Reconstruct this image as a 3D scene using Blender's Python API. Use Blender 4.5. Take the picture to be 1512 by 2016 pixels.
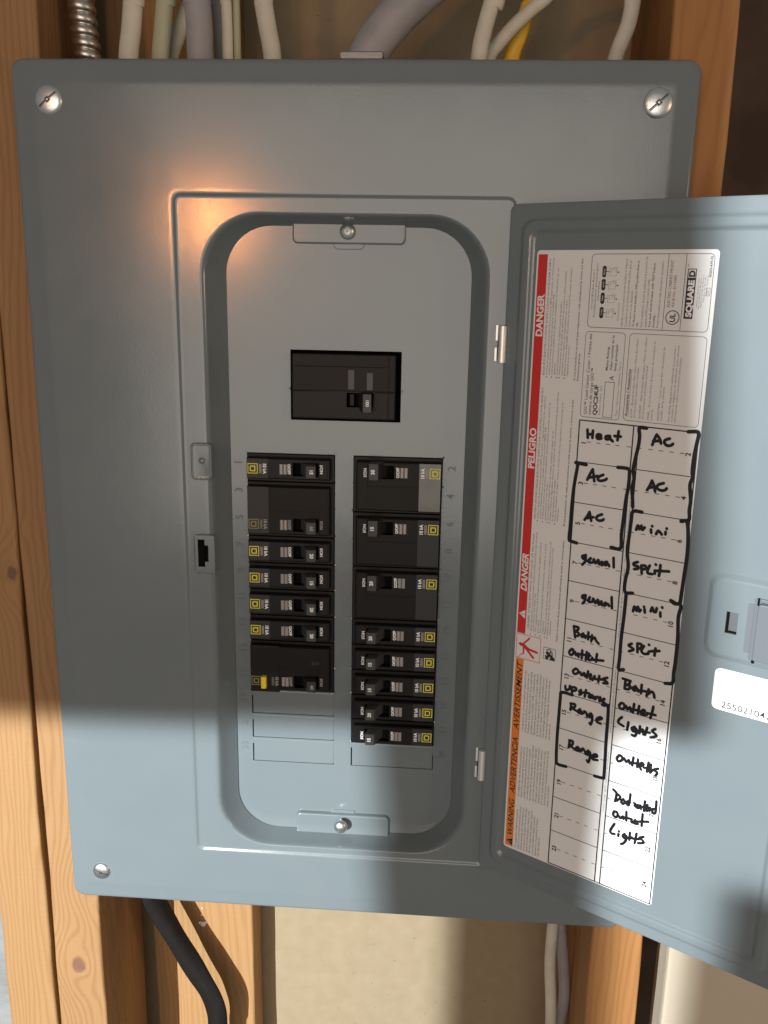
import bpy, math, random
from mathutils import Vector, Matrix
random.seed(7)
S = 0.001                                   # everything below is measured in millimetres
scene = bpy.context.scene
for o in list(bpy.data.objects): bpy.data.objects.remove(o)
R_ = math.radians
KEY_E, ROOM_E, BULB_E, SIDE_E = 780.0, 24.0, 8.5, 14.0
BULB = (-500, -1500, 312)

# ------------------------------------------------------------------ camera
cam_d = bpy.data.cameras.new("camera"); cam = bpy.data.objects.new("camera", cam_d)
scene.collection.objects.link(cam); scene.camera = cam
cam_d.sensor_fit = 'HORIZONTAL'; cam_d.sensor_width = 36.0; cam_d.lens = 42.24
cam_d.clip_start = 0.01; cam_d.clip_end = 60
CR = ((0.99738413, 0.07013233, 0.01750307), (0.03425119, -0.24530629, -0.96884038), (-0.06365342, 0.96690552, -0.24706672))
CP = Vector((32.406, -567.058, 187.741))
m3 = Matrix(((CR[0][0], -CR[1][0], -CR[2][0]), (CR[0][1], -CR[1][1], -CR[2][1]), (CR[0][2], -CR[1][2], -CR[2][2])))
cam.matrix_world = Matrix.Translation(CP*S) @ m3.to_4x4()

# ------------------------------------------------------------------ world and lamps
world = bpy.data.worlds.new("World"); scene.world = world; world.use_nodes = True
world.node_tree.nodes["Background"].inputs[0].default_value = (0.74, 0.76, 0.76, 1)
world.node_tree.nodes["Background"].inputs[1].default_value = 0.25
scene.view_settings.view_transform = 'Standard'; scene.view_settings.look = 'None'
scene.view_settings.exposure = 0.0; scene.view_settings.gamma = 1.0
scene.render.resolution_x = 768; scene.render.resolution_y = 1024

def lamp(name, kind, pos, energy, color, **kw):
    d = bpy.data.lights.new(name, kind); d.energy = energy; d.color = color
    for k, v in kw.items(): setattr(d, k, v)
    o = bpy.data.objects.new(name, d); scene.collection.objects.link(o)
    o.location = Vector(pos)*S
    return o
def aim(o, target):
    o.rotation_euler = (Vector(target)*S-o.location).to_track_quat('-Z', 'Y').to_euler()

KEY = Vector((-1000, -2500, 560))           # cool work lamp, left behind the photographer
k1 = lamp("work_lamp", 'SPOT', KEY, KEY_E*0.5, (0.86, 0.94, 1.0), shadow_soft_size=0.0022, spot_size=R_(50), spot_blend=0.3)
aim(k1, (0, 0, 0))
k2 = lamp("work_lamp", 'SPOT', KEY+Vector((2.6, 0, 1.5)), KEY_E*0.5, (0.86, 0.94, 1.0), shadow_soft_size=0.0022, spot_size=R_(50), spot_blend=0.3)
aim(k2, (0, 0, 0))
room = lamp("room_fill", 'AREA', (-160, -3000, 60), ROOM_E, (1.0, 0.92, 0.82), shape='RECTANGLE', size=2.0, size_y=1.75)  # added broad fill, sized so its reflection ends near the cover's left side
aim(room, (-160, 0, 60))
bulb = lamp("warm_bulb", 'POINT', BULB, BULB_E, (1.0, 0.34, 0.08), shadow_soft_size=0.035)
side = lamp("side_fill", 'SPOT', (1500, -900, 250), SIDE_E, (1.0, 0.62, 0.32), shadow_soft_size=0.12, spot_size=R_(40), spot_blend=0.6)  # added warm fill aimed at the right stud
aim(side, (190, 60, 0))

# ------------------------------------------------------------------ materials
def lin(c): return tuple(((v/255)/12.92 if v/255 <= 0.04045 else ((v/255+0.055)/1.055)**2.4) for v in c)
def mat(name, col, rough=0.5, metal=0.0, spec=0.5, bump=None, vary=None, coat=0.0, alpha=None):
    m = bpy.data.materials.new(name); m.use_nodes = True
    nt = m.node_tree; b = nt.nodes["Principled BSDF"]
    b.inputs["Base Color"].default_value = (*col, 1); b.inputs["Roughness"].default_value = rough
    b.inputs["Metallic"].default_value = metal; b.inputs["Specular IOR Level"].default_value = spec
    b.inputs["Coat Weight"].default_value = coat; b.inputs["Coat Roughness"].default_value = 0.12
    g = nt.nodes.new("ShaderNodeNewGeometry")
    if bump:                                # list of (scale, detail, distance)
        last = None
        for sc, det, dist in bump:
            n = nt.nodes.new("ShaderNodeTexNoise"); n.inputs["Scale"].default_value = sc; n.inputs["Detail"].default_value = det
            nt.links.new(g.outputs["Position"], n.inputs["Vector"])
            bp = nt.nodes.new("ShaderNodeBump"); bp.inputs["Distance"].default_value = dist; bp.inputs["Strength"].default_value = 1.0
            nt.links.new(n.outputs["Fac"], bp.inputs["Height"])
            if last: nt.links.new(last.outputs["Normal"], bp.inputs["Normal"])
            last = bp
        nt.links.new(last.outputs["Normal"], b.inputs["Normal"])
    if vary:                                # (scale, colour2, low, high)
        sc, c2, lo, hi = vary
        n = nt.nodes.new("ShaderNodeTexNoise"); n.inputs["Scale"].default_value = sc; n.inputs["Detail"].default_value = 5
        nt.links.new(g.outputs["Position"], n.inputs["Vector"])
        r = nt.nodes.new("ShaderNodeMapRange"); r.inputs[1].default_value = lo; r.inputs[2].default_value = hi
        nt.links.new(n.outputs["Fac"], r.inputs[0])
        mx = nt.nodes.new("ShaderNodeMix"); mx.data_type = 'RGBA'
        mx.inputs[6].default_value = (*col, 1); mx.inputs[7].default_value = (*c2, 1)
        nt.links.new(r.outputs[0], mx.inputs[0]); nt.links.new(mx.outputs[2], b.inputs["Base Color"])
    return m

PAINT = (0.150, 0.176, 0.183)
M_paint = mat("grey_enamel", PAINT, 0.19, spec=0.75, bump=[(520, 2, 0.000026), (60, 2, 0.00004)], vary=(25, (0.159, 0.184, 0.188), 0.3, 0.7))
_nt = M_paint.node_tree                     # faint smears in the gloss
_g = _nt.nodes.new("ShaderNodeNewGeometry"); _n = _nt.nodes.new("ShaderNodeTexNoise"); _n.inputs["Scale"].default_value = 14; _n.inputs["Detail"].default_value = 7; _n.inputs["Roughness"].default_value = 0.7
_m = _nt.nodes.new("ShaderNodeMapRange"); _m.inputs[1].default_value = 0.35; _m.inputs[2].default_value = 0.7; _m.inputs[3].default_value = 0.15; _m.inputs[4].default_value = 0.21
_nt.links.new(_g.outputs["Position"], _n.inputs["Vector"]); _nt.links.new(_n.outputs["Fac"], _m.inputs[0]); _nt.links.new(_m.outputs[0], _nt.nodes["Principled BSDF"].inputs["Roughness"])
M_black = mat("black_plastic", (0.008, 0.007, 0.0065), 0.42, spec=0.22, bump=[(1500, 2, 0.00003)])
M_label = mat("charcoal_label", (0.022, 0.021, 0.021), 0.45, spec=0.35)
M_pocket = mat("black_pocket", (0.003, 0.003, 0.003), 0.8, spec=0.1)
M_handle = mat("handle_grey", (0.060, 0.060, 0.057), 0.45, spec=0.3)
M_handle_dark = mat("handle_black", (0.022, 0.021, 0.020), 0.4)
M_window = mat("trip_window", (0.32, 0.29, 0.28), 0.2, spec=1.0)
M_smoked = mat("smoked_plastic", (0.009, 0.0068, 0.005), 0.42, spec=0.18)
M_white = mat("white_print", (0.88, 0.88, 0.86), 0.5)
M_greyp = mat("grey_print", (0.30, 0.30, 0.28), 0.5)
M_dimp = mat("dim_print", (0.16, 0.16, 0.15), 0.5)
M_yellow = mat("yellow_print", (0.66, 0.60, 0.05), 0.5)
M_dimyel = mat("worn_yellow_print", (0.22, 0.20, 0.055), 0.5)
M_button = mat("yellow_button", (0.85, 0.62, 0.02), 0.35)
M_zinc = mat("zinc_steel", (0.72, 0.72, 0.70), 0.34, metal=1.0, bump=[(300, 2, 0.0001)])
M_zinc_d = mat("dull_zinc", (0.28, 0.27, 0.26), 0.5, metal=1.0, bump=[(500, 3, 0.0001)])
M_inner = mat("enclosure_grey", (0.10, 0.105, 0.105), 0.6)
M_paper = mat("label_paper", (0.76, 0.74, 0.705), 0.5, spec=0.3, bump=[(90, 2, 0.00012)])
M_ink = mat("black_ink", (0.018, 0.016, 0.018), 0.5)
M_fine = mat("fine_ink", (0.055, 0.05, 0.05), 0.5)
M_finer = mat("faint_ink", (0.11, 0.10, 0.10), 0.5)
M_marker = mat("marker_ink", (0.008, 0.007, 0.009), 0.34)
M_red = mat("danger_red", (0.60, 0.024, 0.020), 0.42)
M_orange = mat("warning_orange", (0.78, 0.22, 0.028), 0.42)
M_lwhite = mat("label_white", (0.78, 0.76, 0.72), 0.42)
M_latch_in = mat("latch_recess", (0.09, 0.09, 0.092), 0.5)
M_hinge = mat("hinge_steel", (0.85, 0.83, 0.76), 0.42, metal=0.8)
M_latch = mat("latch_grey", (0.125, 0.130, 0.140), 0.32, bump=[(700, 2, 0.00005)])
M_board = mat("tan_board", (0.33, 0.255, 0.16), 0.9, spec=0.2, bump=[(1500, 3, 0.00006)], vary=(70, (0.30, 0.226, 0.138), 0.3, 0.7))
M_dark = mat("gap_shade_brown", (0.15, 0.085, 0.05), 0.9, vary=(9, (0.08, 0.04, 0.022), .35, .65))  # dark brown paints in the shade of the gap beside the right stud
M_speck = mat("board_fleck", (0.22, 0.15, 0.08), 0.9)
M_concrete = mat("concrete", (0.34, 0.33, 0.31), 0.9, bump=[(60, 6, 0.004)], vary=(9, (0.22, 0.22, 0.21), 0.35, 0.65))
M_cream = mat("cream_board", (0.50, 0.43, 0.32), 0.7, bump=[(80, 3, 0.0006)])
M_conduit = mat("armour_steel", (0.62, 0.58, 0.53), 0.36, metal=1.0)
M_cw = mat("white_sheath", (0.62, 0.585, 0.48), 0.5, bump=[(120, 2, 0.0006)], vary=(60, (0.54, 0.50, 0.40), 0.4, 0.7))
M_cgreen = mat("greenish_sheath", (0.42, 0.42, 0.27), 0.5, bump=[(120, 2, 0.0006)])
M_cgrey = mat("grey_sheath", (0.34, 0.325, 0.33), 0.5, bump=[(70, 3, 0.0012)], vary=(40, (0.27, 0.26, 0.26), 0.4, 0.7))
M_cyel = mat("yellow_sheath", (0.80, 0.47, 0.02), 0.45)
M_cblk = mat("black_sheath", (0.012, 0.0105, 0.009), 0.5, spec=0.16, bump=[(70, 2, 0.0010)])
M_glue = mat("foam_blob", (0.8, 0.78, 0.75), 0.6)
M_rust = mat("burr_brown", (0.16, 0.10, 0.06), 0.6)

def wood(name, light, dark, knots=(), seed=0.0, pitch=260.0, axis='x'):
    """pine: growth lines run along z and bend round each knot (x, z, size in mm)"""
    m = bpy.data.materials.new(name); m.use_nodes = True
    nt = m.node_tree; N = nt.nodes; L = nt.links; b = N["Principled BSDF"]
    def math_(op, a, c=None, d=None):
        n = N.new("ShaderNodeMath"); n.operation = op
        for i, v in enumerate((a, c, d)):
            if v is None: continue
            if isinstance(v, (int, float)): n.inputs[i].default_value = v
            else: L.new(v, n.inputs[i])
        return n.outputs[0]
    g = N.new("ShaderNodeNewGeometry"); sx = N.new("ShaderNodeSeparateXYZ"); L.new(g.outputs["Position"], sx.inputs[0])
    x, y, z = sx.outputs
    cx = math_('ADD', x, math_('MULTIPLY', y, 0.83))
    def noise(kx, ky, kz, det=3, sd=0.0):
        mp = N.new("ShaderNodeMapping"); mp.inputs["Scale"].default_value = (kx, ky, kz)
        mp.inputs["Location"].default_value = (seed+sd, seed*1.7, seed*0.3)
        L.new(g.outputs["Position"], mp.inputs[0])
        n = N.new("ShaderNodeTexNoise"); n.inputs["Scale"].default_value = 1.0; n.inputs["Detail"].default_value = det
        L.new(mp.outputs[0], n.inputs["Vector"]); return n.outputs["Fac"]
    c = math_('ADD', cx, math_('MULTIPLY', noise(14, 14, 2.0, 4), 0.075))
    heart = None; ringm = None
    for kx, kz, s in knots:
        dx = math_('SUBTRACT', cx, kx*S+0.012*0.83); dz = math_('MULTIPLY', math_('SUBTRACT', z, kz*S), 0.72)
        d2 = math_('ADD', math_('MULTIPLY', dx, dx), math_('MULTIPLY', dz, dz))
        d = math_('SQRT', d2)
        e = math_('POWER', 2.718, math_('MULTIPLY', d2, -1.0/((2.6*s*S)**2)))
        sgn = math_('SUBTRACT', math_('MULTIPLY', d, 1.6), dx)       # swap straight grain for rings near the knot
        c = math_('ADD', c, math_('MULTIPLY', sgn, e))
        h = N.new("ShaderNodeMapRange"); h.inputs[1].default_value = s*S*1.08; h.inputs[2].default_value = s*S*0.78
        L.new(math_('ADD', d, math_('MULTIPLY', noise(300, 300, 300, 2, 3), 0.003)), h.inputs[0])
        heart = h.outputs[0] if heart is None else math_('MAXIMUM', heart, h.outputs[0])
    w = math_('SINE', math_('MULTIPLY', c, pitch*6.283))
    w = math_('POWER', math_('ADD', math_('MULTIPLY', w, 0.5), 0.5), 2.2)
    fib = noise(1500, 1500, 22, 4, 5); blot = noise(18, 18, 5, 3, 9)
    fac = math_('ADD', math_('MULTIPLY', w, 0.28), math_('ADD', math_('MULTIPLY', fib, 0.40), math_('MULTIPLY', blot, 0.36)))
    ramp = N.new("ShaderNodeMapRange"); ramp.inputs[1].default_value = 0.25; ramp.inputs[2].default_value = 0.80; L.new(fac, ramp.inputs[0])
    mx = N.new("ShaderNodeMix"); mx.data_type = 'RGBA'; mx.inputs[6].default_value = (*light, 1); mx.inputs[7].default_value = (*dark, 1)
    L.new(ramp.outputs[0], mx.inputs[0]); out = mx.outputs[2]
    if heart is not None:
        m2 = N.new("ShaderNodeMix"); m2.data_type = 'RGBA'; L.new(out, m2.inputs[6]); m2.inputs[7].default_value = (0.16, 0.075, 0.05, 1)
        L.new(math_('MULTIPLY', heart, math_('ADD', 0.6, math_('MULTIPLY', noise(900, 900, 900, 3, 2), 0.5))), m2.inputs[0]); out = m2.outputs[2]
    L.new(out, b.inputs["Base Color"]); b.inputs["Roughness"].default_value = 0.62; b.inputs["Specular IOR Level"].default_value = 0.3
    bp = N.new("ShaderNodeBump"); bp.inputs["Distance"].default_value = 0.0005; bp.inputs["Strength"].default_value = 0.8
    L.new(math_('ADD', fac, math_('ADD', math_('MULTIPLY', noise(250, 250, 40, 3, 1), 0.6), math_('MULTIPLY', noise(25, 25, 700, 2, 6), 0.35))), bp.inputs["Height"]); L.new(bp.outputs[0], b.inputs["Normal"])
    return m
PL, PD = (0.365, 0.206, 0.088), (0.285, 0.150, 0.058)
M_woodA = wood("pine_outer", PL, PD, [(-265.5, -12.9, 5.5)], 1.3, 230)
M_woodB = wood("pine_knotty", (0.350, 0.194, 0.084), (0.262, 0.132, 0.051), [(-239.1, -335.1, 7.0), (-250.1, 18.9, 1.5), (-234, -31, 3), (-222, -262, 7), (-182.5, -337, 2.2), (-195.5, -362, 2.6)], 4.1, 170)
M_woodC = wood("pine_flat", (0.40, 0.225, 0.095), (0.32, 0.168, 0.064), [(-181, -440, 4), (-190, -330, 2.5)], 7.7, 210)
M_woodD = wood("pine_right", (0.38, 0.18, 0.06), (0.30, 0.13, 0.04), [], 2.9, 190)

# ------------------------------------------------------------------ mesh helpers
class MB:
    """collects faces in millimetres; build() links them as ONE mesh object"""
    def __init__(s): s.v = []; s.f = []; s.m = []; s.mats = []; s.xf = None
    def mi(s, m):
        if m not in s.mats: s.mats.append(m)
        return s.mats.index(m)
    def add(s, vs, fs, m):
        b = len(s.v); i = s.mi(m)
        s.v += [tuple(s.xf(v)) if s.xf else tuple(v) for v in vs]
        for f in fs: s.f.append(tuple(b+k for k in f)); s.m.append(i)
    def loft(s, rings, m, cap0=False, cap1=True, closed=True):
        n = len(rings[0]); vs = [p for r in rings for p in r]; fs = []
        for k in range(len(rings)-1):
            for i in range(n if closed else n-1):
                j = (i+1) % n
                fs.append((k*n+i, k*n+j, (k+1)*n+j, (k+1)*n+i))
        if cap0: fs.append(tuple(range(n-1, -1, -1)))
        if cap1: fs.append(tuple(range((len(rings)-1)*n, len(rings)*n)))
        s.add(vs, fs, m)
    def box(s, x0, x1, y0, y1, z0, z1, m):
        vs = [(x, y, z) for x in (x0, x1) for y in (y0, y1) for z in (z0, z1)]
        s.add(vs, [(0, 1, 3, 2), (4, 6, 7, 5), (0, 4, 5, 1), (2, 3, 7, 6), (0, 2, 6, 4), (1, 5, 7, 3)], m)
    def pad(s, x0, x1, z0, z1, yb, yf, r, m, ch=0.4, n=4):
        """block standing from yb out to yf (towards the viewer) with softened front edges"""
        sg = 1 if yf < yb else -1
        s.loft([rr(x0, x1, z0, z1, r, yb, n), rr(x0, x1, z0, z1, r, yf+sg*ch, n),
                rr(x0+ch*.3, x1-ch*.3, z0+ch*.3, z1-ch*.3, max(r-ch*.3, .05), yf+sg*ch*.3, n),
                rr(x0+ch, x1-ch, z0+ch, z1-ch, max(r-ch, .03), yf, n)], m)
    def quad(s, x0, x1, z0, z1, y, m): s.add([(x0, y, z0), (x1, y, z0), (x1, y, z1), (x0, y, z1)], [(0, 1, 2, 3)], m)
    def grid(s, xs, zs, y, m, holes=(), back=None, floor=None, fm=None):
        """flat sheet at y with rectangular holes (x0,x1,z0,z1); walls back to y=back, floor optional"""
        xs = sorted(set(xs)); zs = sorted(set(zs))
        for h in holes: xs += [h[0], h[1]]; zs += [h[2], h[3]]
        xs = sorted(set(xs)); zs = sorted(set(zs))
        for i in range(len(xs)-1):
            for j in range(len(zs)-1):
                mx, mz = (xs[i]+xs[i+1])/2, (zs[j]+zs[j+1])/2
                if any(h[0] < mx < h[1] and h[2] < mz < h[3] for h in holes): continue
                s.quad(xs[i], xs[i+1], zs[j], zs[j+1], y, m)
        if back is not None:
            for x0, x1, z0, z1 in holes:
                c = [(x0, z0), (x1, z0), (x1, z1), (x0, z1)]
                for k in range(4):
                    a, b = c[k], c[(k+1) % 4]
                    s.add([(a[0], y, a[1]), (b[0], y, b[1]), (b[0], back, b[1]), (a[0], back, a[1])], [(0, 1, 2, 3)], fm or m)
                if floor: s.quad(x0, x1, z0, z1, back, fm or m)
    def tube(s, pts, r, m, n=14, flat=1.0, sub=8, rfun=None):
        P = catmull(pts, sub); rings = []; up = Vector((0, 1, 0)); t0 = 0
        for i, p in enumerate(P):
            d = (P[min(i+1, len(P)-1)]-P[max(i-1, 0)]).normalized()
            a = d.cross(up).normalized(); b = a.cross(d).normalized()
            q = rfun(i) if rfun else r
            rings.append([tuple(p+a*math.cos(2*math.pi*k/n)*q+b*math.sin(2*math.pi*k/n)*q*flat) for k in range(n)])
        s.loft(rings, m, True, True)
    def ball(s, c, r, m, n=10, k=5, sy=1.0):
        rings = []
        for i in range(1, k*2):
            a = math.pi*i/(2*k)
            rings.append([(c[0]+r*math.sin(a)*math.cos(2*math.pi*j/n), c[1]+sy*r*math.cos(a), c[2]+r*math.sin(a)*math.sin(2*math.pi*j/n)) for j in range(n)])
        s.loft(rings, m, True, True)
    def lathe(s, cx, cz, prof, m, n=28, cap=True):
        s.loft([[(cx+r*math.cos(2*math.pi*j/n), y, cz+r*math.sin(2*math.pi*j/n)) for j in range(n)] for r, y in prof], m, False, cap)
    def text(s, t, m, o, right, up, h, y, width=None, bold=0.0, shear=0.0, align='l', res=3):
        """printed words: o start point (x,z) of the base line, h cap height"""
        vs, fs, w = glyphs(t, bold, shear, res)
        k = h; kx = h if width is None else (width/w if w else 1)
        if width is None: width = w*h
        off = {'l': 0, 'c': -width/2, 'r': -width}[align]
        s.add([(o[0]+right[0]*(v[0]*kx+off)+up[0]*v[1]*k, y, o[1]+right[1]*(v[0]*kx+off)+up[1]*v[1]*k) for v in vs], fs, m)
        return width
    def stroke(s, pts, w, y, m, n=8):
        """marker line: ribbon with round ends in the xz plane"""
        P = catmull([(p[0], 0, p[1]) for p in pts], 4) if len(pts) > 2 else [Vector((p[0], 0, p[1])) for p in pts]
        for a, b in zip(P[:-1], P[1:]):
            d = b-a
            if d.length < 1e-6: continue
            d.normalize(); q = Vector((-d.z, 0, d.x))*w/2
            ring = []
            for k in range(n//2+1):
                t = math.pi*k/(n//2)-math.pi/2
                ring.append(b+d*math.cos(t)*w/2+q*math.sin(t))
            for k in range(n//2+1):
                t = math.pi*k/(n//2)+math.pi/2
                ring.append(a+d*math.cos(t)*w/2+q*math.sin(t))
            s.step = getattr(s, 'step', 0)+1
            yy = y-(s.step % 40)*0.0006
            s.add([(p.x, yy, p.z) for p in ring], [tuple(range(len(ring)))], m)
    def build(s, name, parent=None, loc=None, rot=None, smooth=35, kind=None, label=None):
        me = bpy.data.meshes.new(name)
        base = Vector((0, 0, 0)) if s.xf is None and loc is None else Vector(loc or (0, 0, 0))
        me.from_pydata([((v[0]-base.x)*S, (v[1]-base.y)*S, (v[2]-base.z)*S) for v in s.v] if not rot_local(rot) else [(v[0]*S, v[1]*S, v[2]*S) for v in s.v], [], s.f)
        for mm in s.mats: me.materials.append(mm)
        me.polygons.foreach_set("material_index", s.m)
        me.update()
        import bmesh
        bm = bmesh.new(); bm.from_mesh(me)
        if smooth and smooth > 0:
            bmesh.ops.remove_doubles(bm, verts=bm.verts, dist=1e-7)
            if not getattr(s, 'nofix', False): bmesh.ops.recalc_face_normals(bm, faces=bm.faces)
        bm.to_mesh(me); bm.free()
        if smooth and smooth > 0:
            me.polygons.foreach_set("use_smooth", [True]*len(me.polygons)); me.set_sharp_from_angle(angle=R_(smooth))
        o = bpy.data.objects.new(name, me); scene.collection.objects.link(o)
        if smooth and smooth > 0 and len(me.polygons) < 20000:
            w = o.modifiers.new('weighted', 'WEIGHTED_NORMAL'); w.keep_sharp = True; w.weight = 80; w.mode = 'FACE_AREA'
        o.location = base*S
        if rot: o.rotation_euler = rot
        if parent:
            o.parent = parent
            if not rot: o.location = base*S-world_loc(parent)
        if kind: o['kind'] = kind
        if label: o['label'] = label
        return o
def rot_local(r): return r is not None
def world_loc(o):
    v = o.location.copy()
    while o.parent: o = o.parent; v = v+o.location
    return v
def rr(x0, x1, z0, z1, r, y, n=6):
    """rounded rectangle loop, n segments to each corner"""
    r = max(min(r, (x1-x0)/2-1e-3, (z1-z0)/2-1e-3), 1e-3); out = []
    for cx, cz, a0 in ((x1-r, z1-r, 0), (x0+r, z1-r, 90), (x0+r, z0+r, 180), (x1-r, z0+r, 270)):
        for k in range(n+1):
            a = math.radians(a0+90*k/n); out.append((cx+r*math.cos(a), y, cz+r*math.sin(a)))
    return out
def catmull(pts, sub):
    P = [Vector(p) for p in pts]; P = [P[0]*2-P[1]]+P+[P[-1]*2-P[-2]]; out = []
    for i in range(1, len(P)-2):
        a, b, c, d = P[i-1:i+3]
        for k in range(sub):
            t = k/sub
            out.append(0.5*((2*b)+(c-a)*t+(2*a-5*b+4*c-d)*t*t+(3*b-a-3*c+d)*t**3))
    out.append(P[-2]); return out
_gl = {}
def glyphs(t, bold=0.0, shear=0.0, res=3):
    key = (t, bold, shear, res)
    if key in _gl: return _gl[key]
    c = bpy.data.curves.new("t", 'FONT'); c.body = t; c.size = 1.0; c.offset = bold; c.shear = shear
    c.resolution_u = res; c.fill_mode = 'FRONT'
    o = bpy.data.objects.new("t", c); scene.collection.objects.link(o)
    dg = bpy.context.evaluated_depsgraph_get()
    me = bpy.data.meshes.new_from_object(o.evaluated_get(dg))
    vs = [tuple(v.co) for v in me.vertices]; fs = [tuple(p.vertices) for p in me.polygons]
    bpy.data.objects.remove(o); bpy.data.curves.remove(c); bpy.data.meshes.remove(me)
    if not vs: _gl[key] = ([], [], 0.0); return _gl[key]
    x0 = min(v[0] for v in vs); x1 = max(v[0] for v in vs)
    k = 1/0.729                              # cap height of the built-in font
    vs = [((v[0]-x0)*k, v[1]*k) for v in vs]
    _gl[key] = (vs, fs, (x1-x0)*k); return _gl[key]
def empty(name, loc, label=None, cat=None, group=None, rotz=None):
    o = bpy.data.objects.new(name, None); scene.collection.objects.link(o); o.location = Vector(loc)*S
    o.empty_display_size = 0.02
    if label: o['label'] = label
    if cat: o['category'] = cat
    if group: o['group'] = group
    return o
def tag(o, label, cat, group=None):
    o['label'] = label; o['category'] = cat
    if group: o['group'] = group
    return o

# ------------------------------------------------------------------ added out-of-view plates that cut the work lamp's light off in straight edges
def flag(name, pts, t=2):
    """plate 0.4 m in front of the work lamp; pts are the places where its shadow corners fall"""
    YF = -2100.0; q = []
    for P in pts:
        P = Vector(P); k = (YF-P.y)/(KEY.y-P.y); q.append(P+(KEY-P)*k)
    mb = MB(); mb.loft([[(p.x, YF+t, p.z) for p in q], [(p.x, YF, p.z) for p in q]], M_pocket, True, True)
    return mb.build(name, smooth=0, kind='structure')
flag('shadow_flag_upper', [(-900, 0, -126), (-16, 0, -112), (202, -78, -66), (176, -66, 240), (168, -60, 900), (-900, 0, 900)])
flag('shadow_flag_middle', [(-16, 0, -60), (5, 0, -253), (5, 0, -900), (175, -40, -900), (148, -50, -209), (152, -52, -60)])
flag('shadow_flag_lower', [(219, -90, -155), (219, -90, -226), (178, -90, -244), (178, -90, -700), (450, -90, -700), (450, -90, -155)])

# ------------------------------------------------------------------ the wall behind
mb = MB(); mb.box(-262, 191, 143.0, 155, -900, 800, M_board)
back = mb.build('back_wall', smooth=0, kind='structure')
rnd = random.Random(3)
mb = MB()
for i in range(70):
    x, z = rnd.uniform(-80, 100), rnd.uniform(-560, -300); r = rnd.uniform(0.25, 0.9)
    if rnd.random() < .3: x, z = rnd.uniform(-80, 130), rnd.uniform(360, 460)
    mb.pad(x-r*1.5, x+r*1.5, z-r*.6, z+r*.6, 143.0, 142.9, r*.6, M_speck, ch=.03, n=2)
mb.build('board_flecks', parent=back, kind='stuff')
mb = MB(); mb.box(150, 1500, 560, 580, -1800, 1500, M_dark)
mb.build('gap_backdrop', smooth=0, kind='structure')  # added dark sheet behind the gap right of the stud
mb = MB(); mb.box(-1400, -200, 330, 350, -1500, 900, M_concrete)
mb.build('concrete_wall', smooth=0, kind='structure')

def timber(name, x0, x1, y0, y1, m, label, z0=-900, z1=800, r=2.2, wob=0.0, seed=1):
    """sawn length of lumber with eased corners and slightly wandering edges"""
    rn = random.Random(seed); mb = MB(); rings = []
    ph = [rn.uniform(0, 6) for _ in range(6)]
    n = 90
    for k in range(n+1):
        z = z0+(z1-z0)*k/n
        a = wob*(math.sin(z*.011+ph[0])+.5*math.sin(z*.037+ph[1])+.25*math.sin(z*.11+ph[4])); b = wob*(math.sin(z*.009+ph[2])+.5*math.sin(z*.041+ph[3])+.25*math.sin(z*.13+ph[5]))
        loop = []
        for (cx, cy, a0) in ((x1+b-r, y1-r, 0), (x0+a+r, y1-r, 90), (x0+a+r, y0+r, 180), (x1+b-r, y0+r, 270)):
            for j in range(4):
                t = R_(a0+30*j); loop.append((cx+r*math.cos(t), cy+r*math.sin(t), z))
        rings.append(loop)
    mb.loft(rings, m, True, True)
    return tag(mb.build(name, loc=((x0+x1)/2, y0, z0)), label, 'wall stud')
timber('wall_stud', -299, -259.4, 10.5, 100, M_woodA, 'pine stud at the far left edge with a round brown knot at mid height', wob=.9, seed=2)
timber('wall_stud', -257.6, -220, 12, 101, M_woodB, 'knotty pine stud along the left edge of the panel, ringed knot near its foot', wob=.6, seed=5)
timber('wall_stud', -211, -121, 105, 141, M_woodC, 'wide pale pine board set back behind the black cable under the panel', wob=.5, seed=8)
timber('wall_stud', 154.5, 192, 12, 141, M_woodD, 'orange brown pine stud just right of the panel, partly hidden by the open door', wob=.5, seed=11)
mb = MB(); mb.pad(226, 620, -900, -120, 92, 62, 6, M_cream, ch=5, n=5)
tag(mb.build('foam_board'), 'cream coloured board standing in the bottom right corner below the open door', 'board')
mb = MB(); mb.ball((-166, 104, -366), 2.6, M_glue, 9, 4, .5); mb.ball((-168.4, 104.2, -364.8), 1.7, M_glue, 8, 3, .5); mb.ball((-164, 104.2, -364.6), 1.5, M_glue, 8, 3, .5)
mb.ball((-167, 104.5, -357), .8, M_glue, 7, 3, .6); mb.ball((-166.2, 104.5, -350), .6, M_glue, 7, 3, .6)
tag(mb.build('foam_blob'), 'tiny white blob of dried foam stuck on the pale board below the panel', 'foam blob')

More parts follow.
